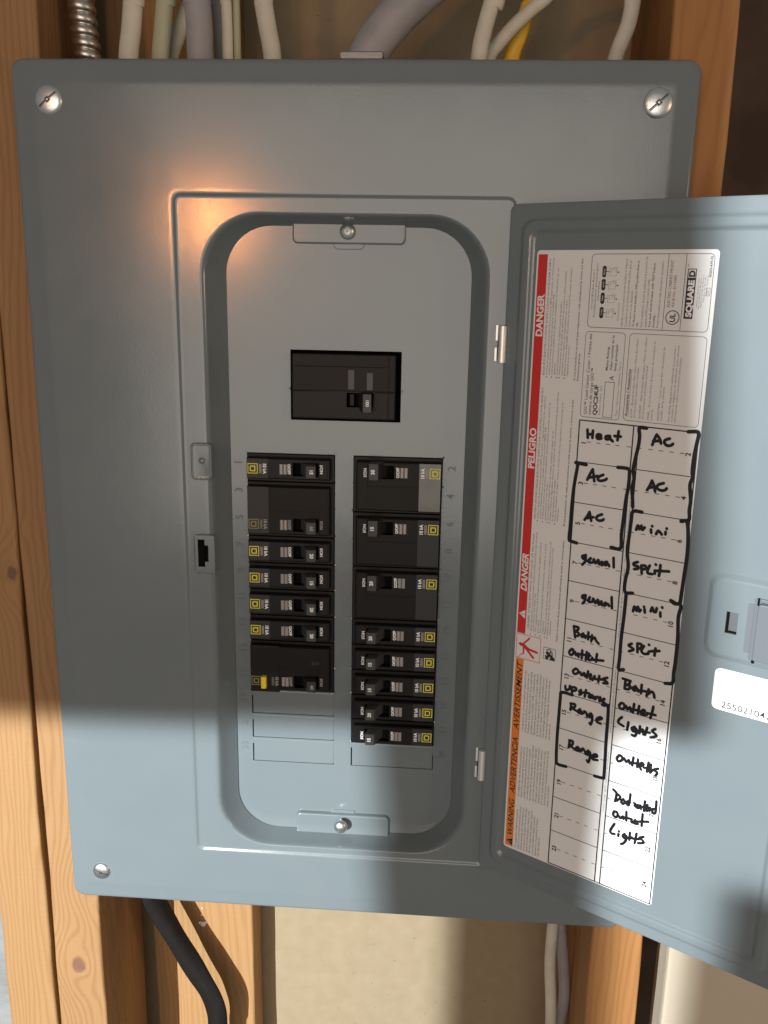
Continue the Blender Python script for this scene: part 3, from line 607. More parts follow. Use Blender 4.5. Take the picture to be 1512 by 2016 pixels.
# strokes of the felt pen, in label millimetres
WRITING = "39.3,102.2 39.9,107.1;42.8,102.5 42.8,106.8;39.6,105.1 42.8,104.6;45.8,105.8 48,105.1 47.5,104.4 45.9,104.4 45.3,105.8 46.2,106.9 48.4,106.5;53.5,104.5 51.2,104.9 51,106.4 52.7,106.5 53.5,104.8 53.9,106.2 55.4,107.4;58.5,101.2 58.4,104.1 58.2,106.5;56.2,104.2 60,104.1;80.9,100.6 80,103 78.9,106.8;80.9,100.6 82.9,102.9 83.8,105.4;79.2,104.6 83.2,103.9;88.5,102.1 86.3,103 85.6,104.6 87.2,106.1 89.4,105.9 90.6,104.8;44.5,125.5 43.1,128.4 41.5,132.3;44.5,125.5 45.4,129.3 46,132.6;41.9,131.1 47.9,129.1;51.3,127.9 48.7,129.5 48.1,131.1 49.7,131.8 52.2,131.1 53.6,130;80.7,127.3 79.8,130.1 78.3,133.2;80.7,127.3 82.2,130.3 83,133.4;79,131.8 83.3,130.4;87.5,127.8 84.5,129.2 84,131.2 86.1,132.2 88.4,131.8 89.5,130.6;44.5,151.7 43.4,154.3 41.7,157.1;44.5,151.7 45.4,154.6 46,157;42.2,156.1 47.3,154.5;52.5,151.9 49.9,153.3 49.1,155 50.6,156 52.8,155.6 53.7,154.7;74,157.7 74.8,154.9 75.9,157 76.9,154.7 77.6,157.1 78.9,155.4;82.7,156 83,157.9;83.2,153.8 83.3,154;85.9,158.2 86.9,156.1 87.9,156.5 89.2,157.8;91.3,155.9 91.3,157.4;91.7,153.8 91.8,154;43.9,179.1 42,180 42.8,181.6 44.2,180.3 44.2,178.9 44.2,182.8 42.4,185.4;45.8,182.5 47.5,180.2 46.5,183 49.1,182.5 49.6,180.5 50.7,182.8 52.5,180.4 53,183 54.8,181.1 54.8,183.3 56.6,181.1 58.1,180.6 57,182.9 58.8,181.7 59.5,183;61.8,177.2 62.4,183.1;76.7,176.9 74.4,178.1 74.7,179.3 76.9,179.5 77.3,180.8 74.9,181.7;79,178.6 79.7,183.5;79,178.6 81.4,178.3 81.8,179.9 79.5,181;84,177.6 83.1,180.3 83.2,182.4 86,182.5;87.2,180 87.4,181.9;87.4,176.2 87.6,176.5;90.2,176.1 90.2,179.5 89.9,182.8;87.3,180.1 95.5,178.9;45.8,204.4 44,205.2 44.3,206.7 45.9,205.6 46.1,204.3 45.8,207.9 44.5,210.1;47.7,207.6 48.9,205 48.3,208 50.6,207.5 51.2,205.4 52.6,208 54.2,205.5 54.9,208.5 56.5,206 56.9,208.4 59.3,206.2 58.5,208.3 60.6,206.7 61.5,207.8;62.7,201.9 63.4,208.9;39.9,226.2 41.3,233.3;39.9,226.2 43,226.3 42.5,228.2 41.3,229.4 43.5,229.9 43.3,231.6 41.4,232.4;46.5,229.4 45.3,230.8 46,231.9 47.4,230.4 47.9,232;49.8,227.8 49.8,232.5;48.1,230.7 52.6,230.6;52.3,229.2 52,233.3;52.1,232.1 54.1,230.3 55,231.9 56.9,233.6;39.7,241.5 38.1,244 39.2,245.7 40.8,244.4 40.8,242 39.7,241.5;42.1,242.9 42.8,245 44.2,243.4 44.5,245.7;46.7,240.7 46.7,246.2;45,243.7 52.2,242.8;49.7,241 49.4,246.3;51.2,241.6 51.1,245.7 53.2,245.2 53.6,243.8;56.4,240.6 56.1,245.8;53,245.2 60.8,243.8;43.3,253.9 41.6,255.9 42.6,257.7 45.1,256.2 44.7,254.4 43.3,253.9;46.4,255.5 47.5,257.3 49.1,255.3 49.7,257.5;51.6,253.4 51.1,258;49.5,256.4 53.8,255.7;53.4,254.8 53.3,258.2 55.6,256.8 56.1,255.4 54.8,258.5;59.1,254.5 58.7,258.6;56.6,257.3 62.5,256;64.3,254.2 61.6,255.9 63.9,256.9 64.6,258 62,258.5;37.2,267.5 37.8,270.1 39.9,268.9 40.3,266.6;41.4,267.1 42,270.7;41.7,267.2 44.1,266.7 44.6,268.2 42.2,269.7;47.9,267.2 46.7,268.8 48.4,269.5 46.9,270.8;51.2,266.3 50.6,271.1;49,268.6 53.4,267.9;54.1,268.4 53.3,270.5 54.9,270.4 55.5,268.5 56.1,270.6;57.2,269.1 57.5,270.8 58.8,268.7 60.2,269.3;60.8,268.3 60.4,271.2 62.5,269.4 63.6,268.7 62.5,271 64.4,271.6 63.3,273.3 66.4,272;42.1,278.2 41.8,282.9;41.5,278.6 44.6,278.1 44.4,280.2 42.5,281.2 45.9,282.3;48.2,280.4 46.7,282.6 48.4,283.2 48.9,281.3 49.6,283.3;50.7,282.5 51.3,280.9 52.7,281.9 53.2,284;55.7,281 54,283 55.3,283.9 56.5,281.9 56.7,285.6 56,288.6 55.2,287.8;59.4,284.5 62.9,282.4 61.8,281.7 59.6,283.8 60.1,285.6 62.5,285.9;42.9,304.2 42.5,309.2;42.5,304.1 45,304 44.8,306.5 42.9,307.5 46.4,308.9;48.7,306.7 47.2,308.7 48.9,309.5 49.8,307.5 50.4,309.5;51.2,308.7 52.1,306.7 53.6,308.3 54.2,310;55.9,306.9 54.5,309 55.8,310 57,307.6 57.3,311 56.5,315 55.4,313.9;58.3,310.8 61.9,308.9 60.8,307.8 58.7,309.8 59.4,311.9 62.4,311.4;77.6,228.2 75.7,229.8 77.8,230.8 78.9,231.8 76.3,233.5;81,227.2 81.5,232.8;81,227.2 83.5,227.2 83.4,229.4 81.6,230.6;85.1,227.8 83.8,231.2 85.5,232.7 87.6,232.2;88.4,230.5 87.9,232.2;88,226.2 88.1,226.4;92.1,227.5 91.9,232.2;89.3,230.1 94.6,228.5;76.5,207.8 77.2,204.6 78.6,207 79.3,204.3 80.2,207 81.1,205.8;83.3,204.7 83.7,206.9;82.9,203.4 83,203.6;87.1,205.4 87.8,202.8 88.9,205 90.1,205 90.5,202.6;92.8,204.7 93.1,207.2;93.6,201.3 93.7,201.6;73.9,252 79,252.3;75.8,252.2 75.7,258.3;78.7,252.4 78.1,254.6 76.1,255.6 79,255.6 78.2,257.9 76,258.2;82.4,254.7 80.5,256.6 82,257.8 83.1,255.6 84.1,257.7;86,252.7 85.9,258.4;84.2,256.8 89.1,256.2;90.5,254.4 89.5,259;89.9,257.9 92.5,255.3 93.8,256.7 94.3,258.7;74.3,268.2 73.2,270.5 74.9,272.1 76.7,270.5 75.9,268.2 74.3,268.2;77.6,269.2 78.5,271.3 80.1,269.3 80.8,271.5;82.5,266.4 82.1,272.3;80.3,270.8 85.6,269.7;85.7,266.8 85.3,272;87.3,270.7 89.4,269.4 88.7,268.4 87.2,270 87.8,271.9 90.8,271;94.3,264.6 93.8,268.7 93.1,272.6;91,269.9 96,269.7;75.7,277.3 74,279.5 73.7,281.7 77.1,283;80,279.4 79.6,284.7;84.1,281.2 82.4,282.9 83.7,284.4 85.1,282.1 85.6,284.8 84.7,287.2 82.9,287.1;87.4,279.8 87.3,284.6;87.1,283 89.2,281.4 89.9,284.3;91.8,279.4 90.8,284.5;88,283 93.6,282.1;96.8,278.6 94.9,280.5 96.7,281.6 97.8,283 94.5,285;76.2,303.2 74.8,305.8 76,307.5 78.3,305.6 77.8,303.5 76.2,303.2;79.5,304.2 80.8,306.2 82.5,304.4 83.1,306.6;85.2,301.6 84.8,307.3;82.9,305.8 87.7,305;88.1,302 88,307.3;89.4,306.4 91.8,304.3 90.5,303.4 89.2,305.8 90.6,308.2;94.8,301.8 94.2,308.3;92,306.2 95.8,305.7;96.4,302.6 96.1,308.2 97.7,305.7;100.9,303.8 98.4,305.5 100.6,306.7 99.8,308.8;74.4,327.9 76.6,329.8 76.2,335.4;76.6,329.8 79,331 78.8,332.8 76,335.5;81.4,332 80.1,334.1 81.1,335.5 82.4,333.7 81.4,332.2;85.5,327 85.1,334.6 83.7,334.5 84,332.6 85.7,332.5;88.2,332.2 89.2,332.5 88.7,334;90.8,332.4 90,334.6 91.5,334.3 92.2,332.3 92.8,334.6;94.9,328.4 94.8,335.2;92.5,333 96.4,332.3;96.7,330.2 96.1,334.1 98.1,333.3 98.5,331.5 97.1,332.5;101.9,325.8 101.9,333.8 100,333.9 100.3,331.7 101.8,331.4;76.2,342.7 75.6,345.1 77.1,346.4 78.7,344.9 78,342.7 76.2,342.7;79.2,344.5 80.5,345.9 82.1,344 82.5,345.7;84,340 84.4,346.1;82.4,344.4 86.7,343.8;87.8,343.7 87.8,346 89.6,345.1 90,343.3 89.5,346 91.9,345.5;94.3,337.6 94.3,346.1;91.2,344.1 98.3,341.4;77.1,351.2 74.8,356.9 75.7,358.8 77.7,358.4;80.3,357.3 80.2,358.9;80.3,355.3 80.5,355.4;84.2,355.7 83,357.7 84.5,358.8 85.4,356.6 85.4,359.7 84,362.5 82.4,363.8;87.5,353.4 87.5,358.8;86.7,357.6 89.1,356.2;91.7,352.4 91,359.3;88.9,357 93.4,355.8;96.2,352.9 93.7,354.7 95.6,355.5 96.6,357 93.2,358.7"
BRACKETS = "40.2,123.3 33.6,123 34.8,123.9 33.5,136.5 32.9,149.1 32.8,161.7 32.6,170.7 34,171.9 37.8,172.4;59.8,122.3 66.2,122.4 67.1,125.8 67.1,133 66.3,141 65.8,153.2 65.4,162.5 65.5,170.7 59.7,171;74.8,97.6 70.6,97.9 71.1,101.9 71,107.7 69.7,116.6 69.1,122.6 70.1,127.8 69.3,133.3 70.2,139.2 70.8,144.5;98.4,97.1 103.9,96.9 103.7,102.9 103,109.8 102.8,118.9 103.4,122.2 102.3,126.9 103.6,135.4 103.4,141.3 103.7,146.6 99.5,147.9;76.5,146.6 71.2,147 70.6,152.4 70.2,161.7 69.8,171 71,178.9 71.1,183.3 70.2,189.8 70.6,196.8 75.3,196.6;99.5,148.3 102.7,147.9 104.2,155.8 104.8,167.6 104.3,179.7 103.9,190.2 103.5,196.4 101.6,197.2 98.9,196.2;71.5,198.7 71.3,212.9 70.8,226 70.9,239.2 70.9,246.8 74,246;98.2,196 100.4,197.5 103.3,197.1 104.4,199 103.5,205.4 104.4,217.7 104.5,230.4 104.2,240.1 104,246.3 99.8,247.8;42.4,272.3 35.1,272.6 34.4,276.8 34.2,291.1 34.1,305.6 34.6,320.1 35.7,323.5 41.7,323.2;62.5,273 66.1,272.6 66.8,281.1 66.9,295 67.3,309 67.5,320.4 67,322.4 61.3,323"

# ------------------------------------------------------------------ printed directory on the door
mb = MB(); mb.nofix = True
A0, B0 = 19.28, 26.46; LW, LH = 105.3, 398.9
mb.xf = lambda v: (A0+v[0], v[1], -B0-v[2])              # label millimetres: a to the right, b down
def loop_ab(a0, a1, b0, b1, r, y, n=5): return [(p[0], y, p[2]) for p in rr(a0, a1, b0, b1, r, y, n)]
mb.loft([loop_ab(0, LW, 0, LH, 2.2, 0.0), loop_ab(0, LW, 0, LH, 2.2, -.18)], M_paper)
Y1, Y2, Y3 = -.215, -.25, -.29
UPR, UPU = (0, -1), (-1, 0)                              # words that read up the label
def T(t, a, b, h, m=M_ink, y=Y2, **kw): return mb.text(t, m, (a, b), UPR, UPU, h, y, **kw)
def rect(a0, a1, b0, b1, m, y=Y1): mb.add([(a0, y, b0), (a1, y, b0), (a1, y, b1), (a0, y, b1)], [(0, 1, 2, 3)], m)
def line(a0, b0, a1, b1, w, m=M_ink, y=Y1): mb.stroke([(a0, b0), (a1, b1)], w, y, m, 4)
def frame(a0, a1, b0, b1, r, w, m=M_ink, y=Y1):
    o_ = rr(a0, a1, b0, b1, r, y, 5); i_ = rr(a0+w, a1-w, b0+w, b1-w, max(r-w, .02), y, 5); mb.loft([o_, i_], m, False, False)
rect(1.0, 6.9, 2.3, 239.6, M_red); rect(1.2, 7.0, 257.5, 397.3, M_orange)
T('DANGER', 6.1, 49.6, 4.3, M_lwhite, width=24.6, bold=.035)
T('PELIGRO', 6.1, 130.2, 4.3, M_lwhite, width=25.2, bold=.035)
T('DANGER', 6.0, 210.6, 4.3, M_lwhite, width=25.0, bold=.035, shear=.25)
mb.add([(1.7, Y2, 226.3), (6.1, Y2, 223.3), (6.1, Y2, 229.3)], [(0, 1, 2)], M_lwhite); T('!', 5.6, 226.8, 2.6, M_red, Y3, bold=.03)
T('AVERTISSEMENT', 6.2, 308.8, 4.1, M_ink, width=49.5, bold=.012, shear=.25)
T('ADVERTENCIA', 6.2, 356.7, 4.1, M_ink, width=42.2, bold=.012, shear=.25)
T('WARNING', 6.2, 388.5, 4.1, M_ink, width=27.9, bold=.012, shear=.25)
mb.add([(1.9, Y2, 393.6), (6.5, Y2, 390.8), (6.5, Y2, 396.5)], [(0, 1, 2)], M_ink); T('!', 5.8, 394.1, 2.5, M_orange, Y3, bold=.03)
# shock pictogram
frame(.9, 18.4, 240.0, 257.2, .1, .35, M_red, Y2)
P = lambda s_: [tuple(map(float, q.split(','))) for q in s_.split()]
for s_, w in (('4.0,247.2 4.5,247.4', 2.4), ('6.2,247.8 9.5,249.8', 2.6), ('9.3,249.5 16.0,250.4', 1.6), ('9.0,250.3 13.6,254.6', 1.6), ('5.8,246.8 8.6,243.9 10.2,241.8', 1.2), ('6.3,248.6 6.5,253.2', 1.1),
              ('6.2,253.0 5.4,254.4 5.0,253.8 3.8,256.0', .35), ('2.6,256.6 3.8,255.8', .3)):
    mb.stroke(P(s_), w, Y2, M_red, 8)
for a_, b_ in ((8.2, 247.0), (8.8, 251.6), (7.2, 250.0)): mb.stroke([(a_, b_), (a_+.8, b_+.6)], .4, Y3-.02, M_lwhite, 4)
# reader pictogram
frame(20.5, 29.0, 244.9, 253.1, .1, .3, M_ink, Y2)
for s_, w in (('23.2,248.6 23.5,248.6', 2.2), ('23.0,252.4 24.6,249.8 27.6,251.8', 1.9), ('25.6,252.3 28.0,252.3', 1.2), ('24.8,249.5 25.6,246.6', .9), ('22.6,246.8 25.0,245.8', .7), ('26.8,250.2 26.4,247.0', .7), ('22.4,251.8 22.0,250.6', .8)):
    mb.stroke(P(s_), w, Y2, M_ink, 8)
def para(a, b, pitch, h, rows, m=M_fine, bullets=(), bb=1.5):
    """small print: rows of (words, length in mm, indent)"""
    for i, r in enumerate(rows):
        t, w = r[0], r[1]; ind = r[2] if len(r) > 2 else 0
        T(t, a+i*pitch, b-ind, h, m, width=w, res=1, bold=.004)
    for i in bullets: mb.stroke([(a+i*pitch-h*.55, b+bb), (a+i*pitch-h*.5, b+bb)], .75, Y2, M_ink, 8)
T("RISQUE D'\u00c9LECTROCUTION, D'EXPLOSION OU D'\u00c9CLAIR D'ARC", 9.3, 72.3, 1.25, M_fine, width=67.5, res=1)
para(11.2, 71.8, 1.66, 1.05, [("Portez un \u00e9quipement de protection personnel (\u00c9PP) appropri\u00e9 et observez les", 67.5), ("m\u00e9thodes de travail \u00e9lectrique s\u00e9curitaires. Voir NFPA 70E.", 47), ("Seul un personnel qualifi\u00e9 doit effectuer l'installation et l'entretien de cet", 62), ("appareil.", 7), ("Coupez l'alimentation de cet appareil avant d'y travailler.", 43), ("Utilisez toujours un dispositif de d\u00e9tection de tension \u00e0 valeur nominale", 60), ("appropri\u00e9e pour s'assurer que l'alimentation est coup\u00e9e.", 44), ("Replacez tous les dispositifs, les portes et les couvercles avant de mettre", 62), ("l'appareil sous tension.", 18)], M_finer, bullets=(0, 2, 4, 5, 7))
T("Si ces pr\u00e9cautions ne sont pas respect\u00e9es, cela entra\u00eenera la mort ou des", 29.3, 74.2, 1.25, M_fine, width=69.5, res=1, bold=.012)
T("blessures graves.", 31.4, 74.2, 1.25, M_fine, width=16.5, res=1, bold=.012)
T("PELIGRO DE DESCARGA EL\u00c9CTRICA, EXPLOSI\u00d3N O DESTELLO POR ARQUEO", 9.3, 161.8, 1.25, M_fine, width=82, res=1)
para(11.2, 161.4, 1.66, 1.05, [("Utilice equipo de protecci\u00f3n personal (EPP) apropiado y siga las pr\u00e1cticas de seguridad", 76), ("el\u00e9ctrica establecidas por su Compa\u00f1\u00eda, consulte la norma NFPA 70E.", 58), ("Solamente el personal el\u00e9ctrico especializado deber\u00e1 instalar y prestar servicio de", 73), ("mantenimiento a este equipo.", 24), ("Desenergice el equipo antes de realizar cualquier trabajo en \u00e9l.", 56), ("Siempre utilice un dispositivo detector de tensi\u00f3n de valor nominal adecuado para confirmar", 80), ("la desenergizaci\u00f3n del equipo.", 27), ("Antes de energizar el equipo, vuelva a colocar todos los dispositivos, las puertas y las", 74), ("cubiertas.", 9)], M_finer, bullets=(0, 2, 4, 5, 7))
T("El incumplimiento de estas precauciones podr\u00e1 causar la muerte o lesiones serias.", 29.3, 163.2, 1.25, M_fine, width=78, res=1, bold=.012)
T("HAZARD OF ELECTRIC SHOCK, EXPLOSION, OR ARC FLASH", 9.3, 235.0, 1.25, M_fine, width=63, res=1)
para(11.2, 236.6, 1.66, 1.05, [("Apply appropriate personal protective equipment (PPE) and follow safe electrical", 66), ("work practices. See NFPA 70E.", 26), ("This equipment must only be installed and serviced by qualified electrical", 60), ("personnel.", 9), ("Turn off all power supplying this equipment before working on or inside", 60), ("equipment.", 9), ("Always use a properly rated voltage sensing device to confirm power is off.", 62), ("Replace all devices, doors and covers before turning on power to this", 58), ("equipment.", 10)], M_finer, bullets=(0, 2, 4, 6, 7), bb=1.9)
T("Failure to follow these instructions will result in death or serious injury.", 29.6, 239.2, 1.25, M_fine, width=67, res=1, bold=.012)
fr = ["Cet appareil est con\u00e7u et test\u00e9 par Square D \u00e0 des", "niveaux de performance sup\u00e9rieurs aux normes de", "l'industrie. Les disjoncteurs QO et les dispositifs", "auxiliaires sont certifi\u00e9s CSA. L'utilisation de", "disjoncteurs autres que Square D risque d'affecter", "la s\u00e9curit\u00e9 de l'appareil et les conditions normales", "de service. Square D n'est pas responsable pour", "tout dommage r\u00e9sultant de l'utilisation impropre", "d'accessoires ou d'appareils ext\u00e9rieurs autres", "que Square D."]
es = ["Los equipos han sido dise\u00f1ados y probados por", "Square D y sobrepasan las normas del nivel de", "calidad requeridos por la industria el\u00e9ctrica.", "Los interruptores QO y los accesorios cumplen", "las normas. El uso de interruptores o dispositivos", "que no sean Square D puede afectar la seguridad", "del equipo y las condiciones normales de servicio.", "Square D no se responsabiliza de da\u00f1os causados", "por el uso inadecuado de accesorios que no sean", "de la marca ni por la instalaci\u00f3n incorrecta del", "equipo en el campo."]
en = ["This equipment is designed and tested by", "Square D to performance levels which exceed", "industry standards. QO circuit breakers and", "accessories are UL Listed. Use of other than", "Square D circuit breakers or devices could", "affect the safety of the equipment. Square D", "is not responsible for damage caused by", "improper use of accessories or devices", "other than Square D."]
para(9.6, 308.6, 2.15, 1.35, [(t, 44*min(1, len(t)/49)) for t in fr], M_fine)
para(9.6, 357.0, 2.15, 1.35, [(t, 41*min(1, len(t)/49)) for t in es], M_fine)
para(9.6, 397.0, 2.15, 1.35, [(t, 33*min(1, len(t)/44)) for t in en], M_fine)
# upper right boxes
frame(34.4, 103.2, 2.1, 43.0, 2.4, .3); line(78.6, 2.3, 78.4, 42.8, .28); line(88.2, 2.3, 88.2, 42.8, .28)
frame(33.9, 58.0, 45.2, 95.0, 2.2, .28, M_fine); frame(60.3, 103.5, 45.2, 94.5, 2.4, .28, M_fine)
T("Circuit Breaker Reset /", 36.8, 33.0, 1.15, M_fine, width=22, res=1); T("Restablecimiento del interruptor", 38.6, 37.0, 1.15, M_fine, width=30, res=1); T("automatico", 40.2, 28.0, 1.15, M_fine, width=11, res=1)
for cb in (11.8, 19.0, 26.5, 34.5):
    mb.stroke([(42.5, cb-2.0), (42.5, cb+2.0)], 2.4, Y2, M_ink, 12); mb.stroke([(43.5, cb), (45.2, cb)], .35, Y2, M_ink, 4)
    T({11.8: 'RESET', 19.0: 'ON/OFF', 26.5: 'TRIP', 34.5: 'ON'}[cb], 43.0, cb+1.7, 1.0, M_lwhite, Y3, res=1, width=3.4)
    frame(45.4, 49.6, cb-1.8, cb+2.4, .3, .14, M_finer); T('ON', 47.0, cb+.8, .9, M_fine, res=1); mb.stroke([(50.6, cb+.3), (50.8, cb+.3)], .9, Y2, M_fine, 6)
    frame(48.0, 50.0, cb-2.5, cb-.5, .3, .12, M_finer)
T("Trip indicator / Indicador de disparo", 52.9, 38.6, .95, M_finer, width=10, res=1)
ins = [("Handle at mid position shows breaker is tripped.", 37, 0), ("La palanca en posici\u00f3n intermedia indica que el", 35.5, 0), ("interruptor se ha disparado.", 20, 0), ("To Reset, move handle to OFF position then to", 36, 1), ("ON.", 2.5, 1), ("Para restablecer, mueva la palanca a la posici\u00f3n de", 38, 0), ("apagado (OFF) y luego a cerrado (ON).", 26, 0), ("Test each circuit breaker with TEST button", 34.5, 1), ("monthly.", 7, 1), ("Pruebe mensualmente cada interruptor autom\u00e1tico.", 36, 0)]
for i, (t, w, bo) in enumerate(ins): T(t, 55.6+i*2.28, 41.6, 1.25, M_fine if bo else M_finer, width=w, res=1, bold=.015 if bo else 0)
frame(79.6, 87.4, 31.9, 39.7, 3.9, .5); T('UL', 85.0, 38.2, 3.1, bold=.03, width=4.6)
T('ELECTRIC CABINET FRONT', 81.4, 30.2, 1.6, M_fine, width=24.6, res=2); T('ISSUE No. E115083', 83.8, 30.2, 1.4, M_fine, width=16.6, res=2)
rect(89.5, 94.3, 15.0, 36.2, M_ink, Y2); frame(89.5, 94.3, 9.9, 15.1, .05, .45, M_ink, Y2)
T('SQUARE', 93.5, 35.3, 3.2, M_lwhite, Y3, width=19.4, bold=.05); T('D', 93.5, 14.2, 3.2, M_ink, Y3, width=3.4, bold=.05); T('TM', 90.0, 8.9, .8, M_fine, res=1)
for i, (t, b_, w) in enumerate((("www.us.squared.com", 30, 15), ("Assembled in Mexico", 31.0, 16.5), ("Made in U.S.A. & Mexico", 30.0, 17), ("Hecho en E.U.A.", 27, 13), ("Schneider Canada Inc.", 24, 11))): T(t, 96.2+i*1.15, b_, .8, M_finer, width=w, res=1)
T('40203-439-05', 102.2, 14.4, 1.3, M_fine, width=11.0, bold=.02, res=2); frame(100.2, 102.4, 19.8, 24, .2, .2, M_finer); T('CSA', 101.8, 23.5, 1.0, M_finer, res=1)
T('QO\u2122 Load Center Cover. / Frente del', 37.9, 93.2, 1.85, M_ink, width=46.5, res=2, bold=.004); T('centro de carga QO\u2122', 40.6, 93.2, 1.85, M_ink, width=27, res=2, bold=.004)
T('QOC24UF', 44.2, 93.2, 2.6, M_ink, width=17.5, bold=.03); T('Series / Serie  S01', 46.3, 93.0, 1.2, M_finer, width=17, res=1)
frame(47.9, 53.7, 73.3, 94.0, .05, .3); T('A', 53.0, 72.3, 2.9, M_ink)
for t, a, w in (('Mains Rating:', 49.0, 13.5), ('Valor nominal de la', 51.5, 20), ('linea principal:', 54.0, 15)): T(t, a, 66.8, 1.5, M_ink, width=w, res=2, bold=.01)
T('Type 1 Enclosure / Gabinete Tipo 1', 56.6, 92.6, 1.1, M_finer, width=31, res=1)
T('Accessories / Accesorios', 62.8, 92.2, 1.7, M_fine, width=27, res=2, bold=.02); line(63.3, 92.2, 63.3, 65, .15)
for t, a, w in (("QOFP - Branch breaker filler plate / Placa de relleno", 65.6, 45), ("del interruptor autom\u00e1tico derivado", 67.4, 29), ("QOM2FP - Main breaker filler plate / Placa de relleno", 70.6, 46), ("del interruptor autom\u00e1tico principal", 72.4, 30), ("PK4FL - Door Lock Kit / Accesorio de cerradura de", 75.6, 44), ("puerta", 77.4, 6), ("400HSTRK - Cover Screw Kit / Accesorio de", 81.2, 41), ("tornillo de la cubierta", 83.0, 19), ("See wiring diagram for additional accessories /", 87.2, 42), ("Consulte el diagrama de alambrado para obtener", 89.0, 42.5), ("informaci\u00f3n sobre accesorios adicionales.", 90.8, 36)): T(t, a, 92.8, 1.2, M_finer, width=w, res=1)
# circuit table
G = 97.0; GP = 25.08
L0, L1, R0, R1 = 34.0, 67.2, 70.7, 104.2
line(L0, G, 104.2, G, .75); line(L0, G+12*GP, 104.2, G+12*GP, .75)
for a in (L0, L1, R0, R1): line(a, G, a, G+12*GP, .8)
for k in range(12):
    if k: line(L0, G+k*GP, L1, G+k*GP, .5); line(R0, G+k*GP, R1, G+k*GP, .5)
    zc = G+(k+.5)*GP
    for j in range(5):
        for a in ((39.6+j*5.85, 42.0+j*5.85) if j < 4 else (64.2, 66.4),): line(a[0], zc, a[1], zc, .42)
        a = 70.7+j*6.0; line(a+.3, zc, a+(1.9 if j == 0 else 2.7), zc, .42)
    T(str(2*k+1), 38.9, zc+1.2 if k < 5 else zc+2.2, 3.0, M_ink, bold=.03); T(str(2*k+2), 100.9, zc+1.2 if k < 4 else zc+2.2, 3.0, M_ink, bold=.03)
for t, b_, w in (("Use only Square D QO circuit breakers.", 226, 44), ("Utilise seulement des disjoncteurs QO de Square D.", 178, 50), ("Solo use interruptores QO de Square D.", 290, 46), ("Use only QO circuit breakers.", 345, 42)): T(t, 69.5, b_, 1.0, M_finer, width=w, res=1)
# felt pen lettering
for s_ in WRITING.split(';'): mb.stroke(P(s_), 1.8, Y3, M_marker, 8)
for s_ in BRACKETS.split(';'): mb.stroke(P(s_), 2.2, Y3-.03, M_marker, 8)
build_on_door(mb, 'circuit_directory', door, smooth=0)['label'] = 'white printed circuit directory with red and orange warning bands and black marker handwriting'

mb = MB(); mb.nofix = True
mb.loft([rr(146.6, 196, -281.4, -256.2, 3.2, 0, 5), rr(146.6, 196, -281.4, -256.2, 3.2, -.18, 5)], M_lwhite)
mb.text('255021042', M_ink, (152.0, -279.6), (1, 0), (0, 1), 4.0, -.23, width=27.0, bold=.006, res=4)
for k in range(3): mb.quad(149+k*1.0, 158+k*2, -262-k*4.1, -261.9-k*4.1, -.2, M_lwhite)
build_on_door(mb, 'barcode_sticker', door, smooth=0)['label'] = 'white serial number sticker with rounded corners'

# ------------------------------------------------------------------ breakers.  local x 0..59.4 from the logo end, local z centred on the first pole, y = 0 at the cover face
BL = 59.4
DN, UPX = (0, -1), (1, 0)                                # breaker words read downwards, tops towards +x
def logo(mb, cx, cz, y, m, mbk=M_label, s_=6.9):
    h = s_/2
    mb.quad(cx-h, cx+h, cz-h, cz+h, y, m); mb.quad(cx-h+.62, cx+h-.62, cz-h+.62, cz+h-.62, y-.06, mbk)
    mb.quad(cx-h+1.45, cx+h-1.5, cz-h+1.45, cz+h-1.45, y-.12, m)              # the D: a bar and a bowl
    mb.quad(cx-h+2.35, cx+h-2.4, cz-h+2.35, cz+h-2.35, y-.18, mbk)
    mb.quad(cx-h+1.45, cx-h+1.9, cz-h+1.45, cz-h+1.9, y-.18, mbk); mb.quad(cx-h+1.45, cx-h+1.9, cz+h-1.9, cz+h-1.45, y-.18, mbk)
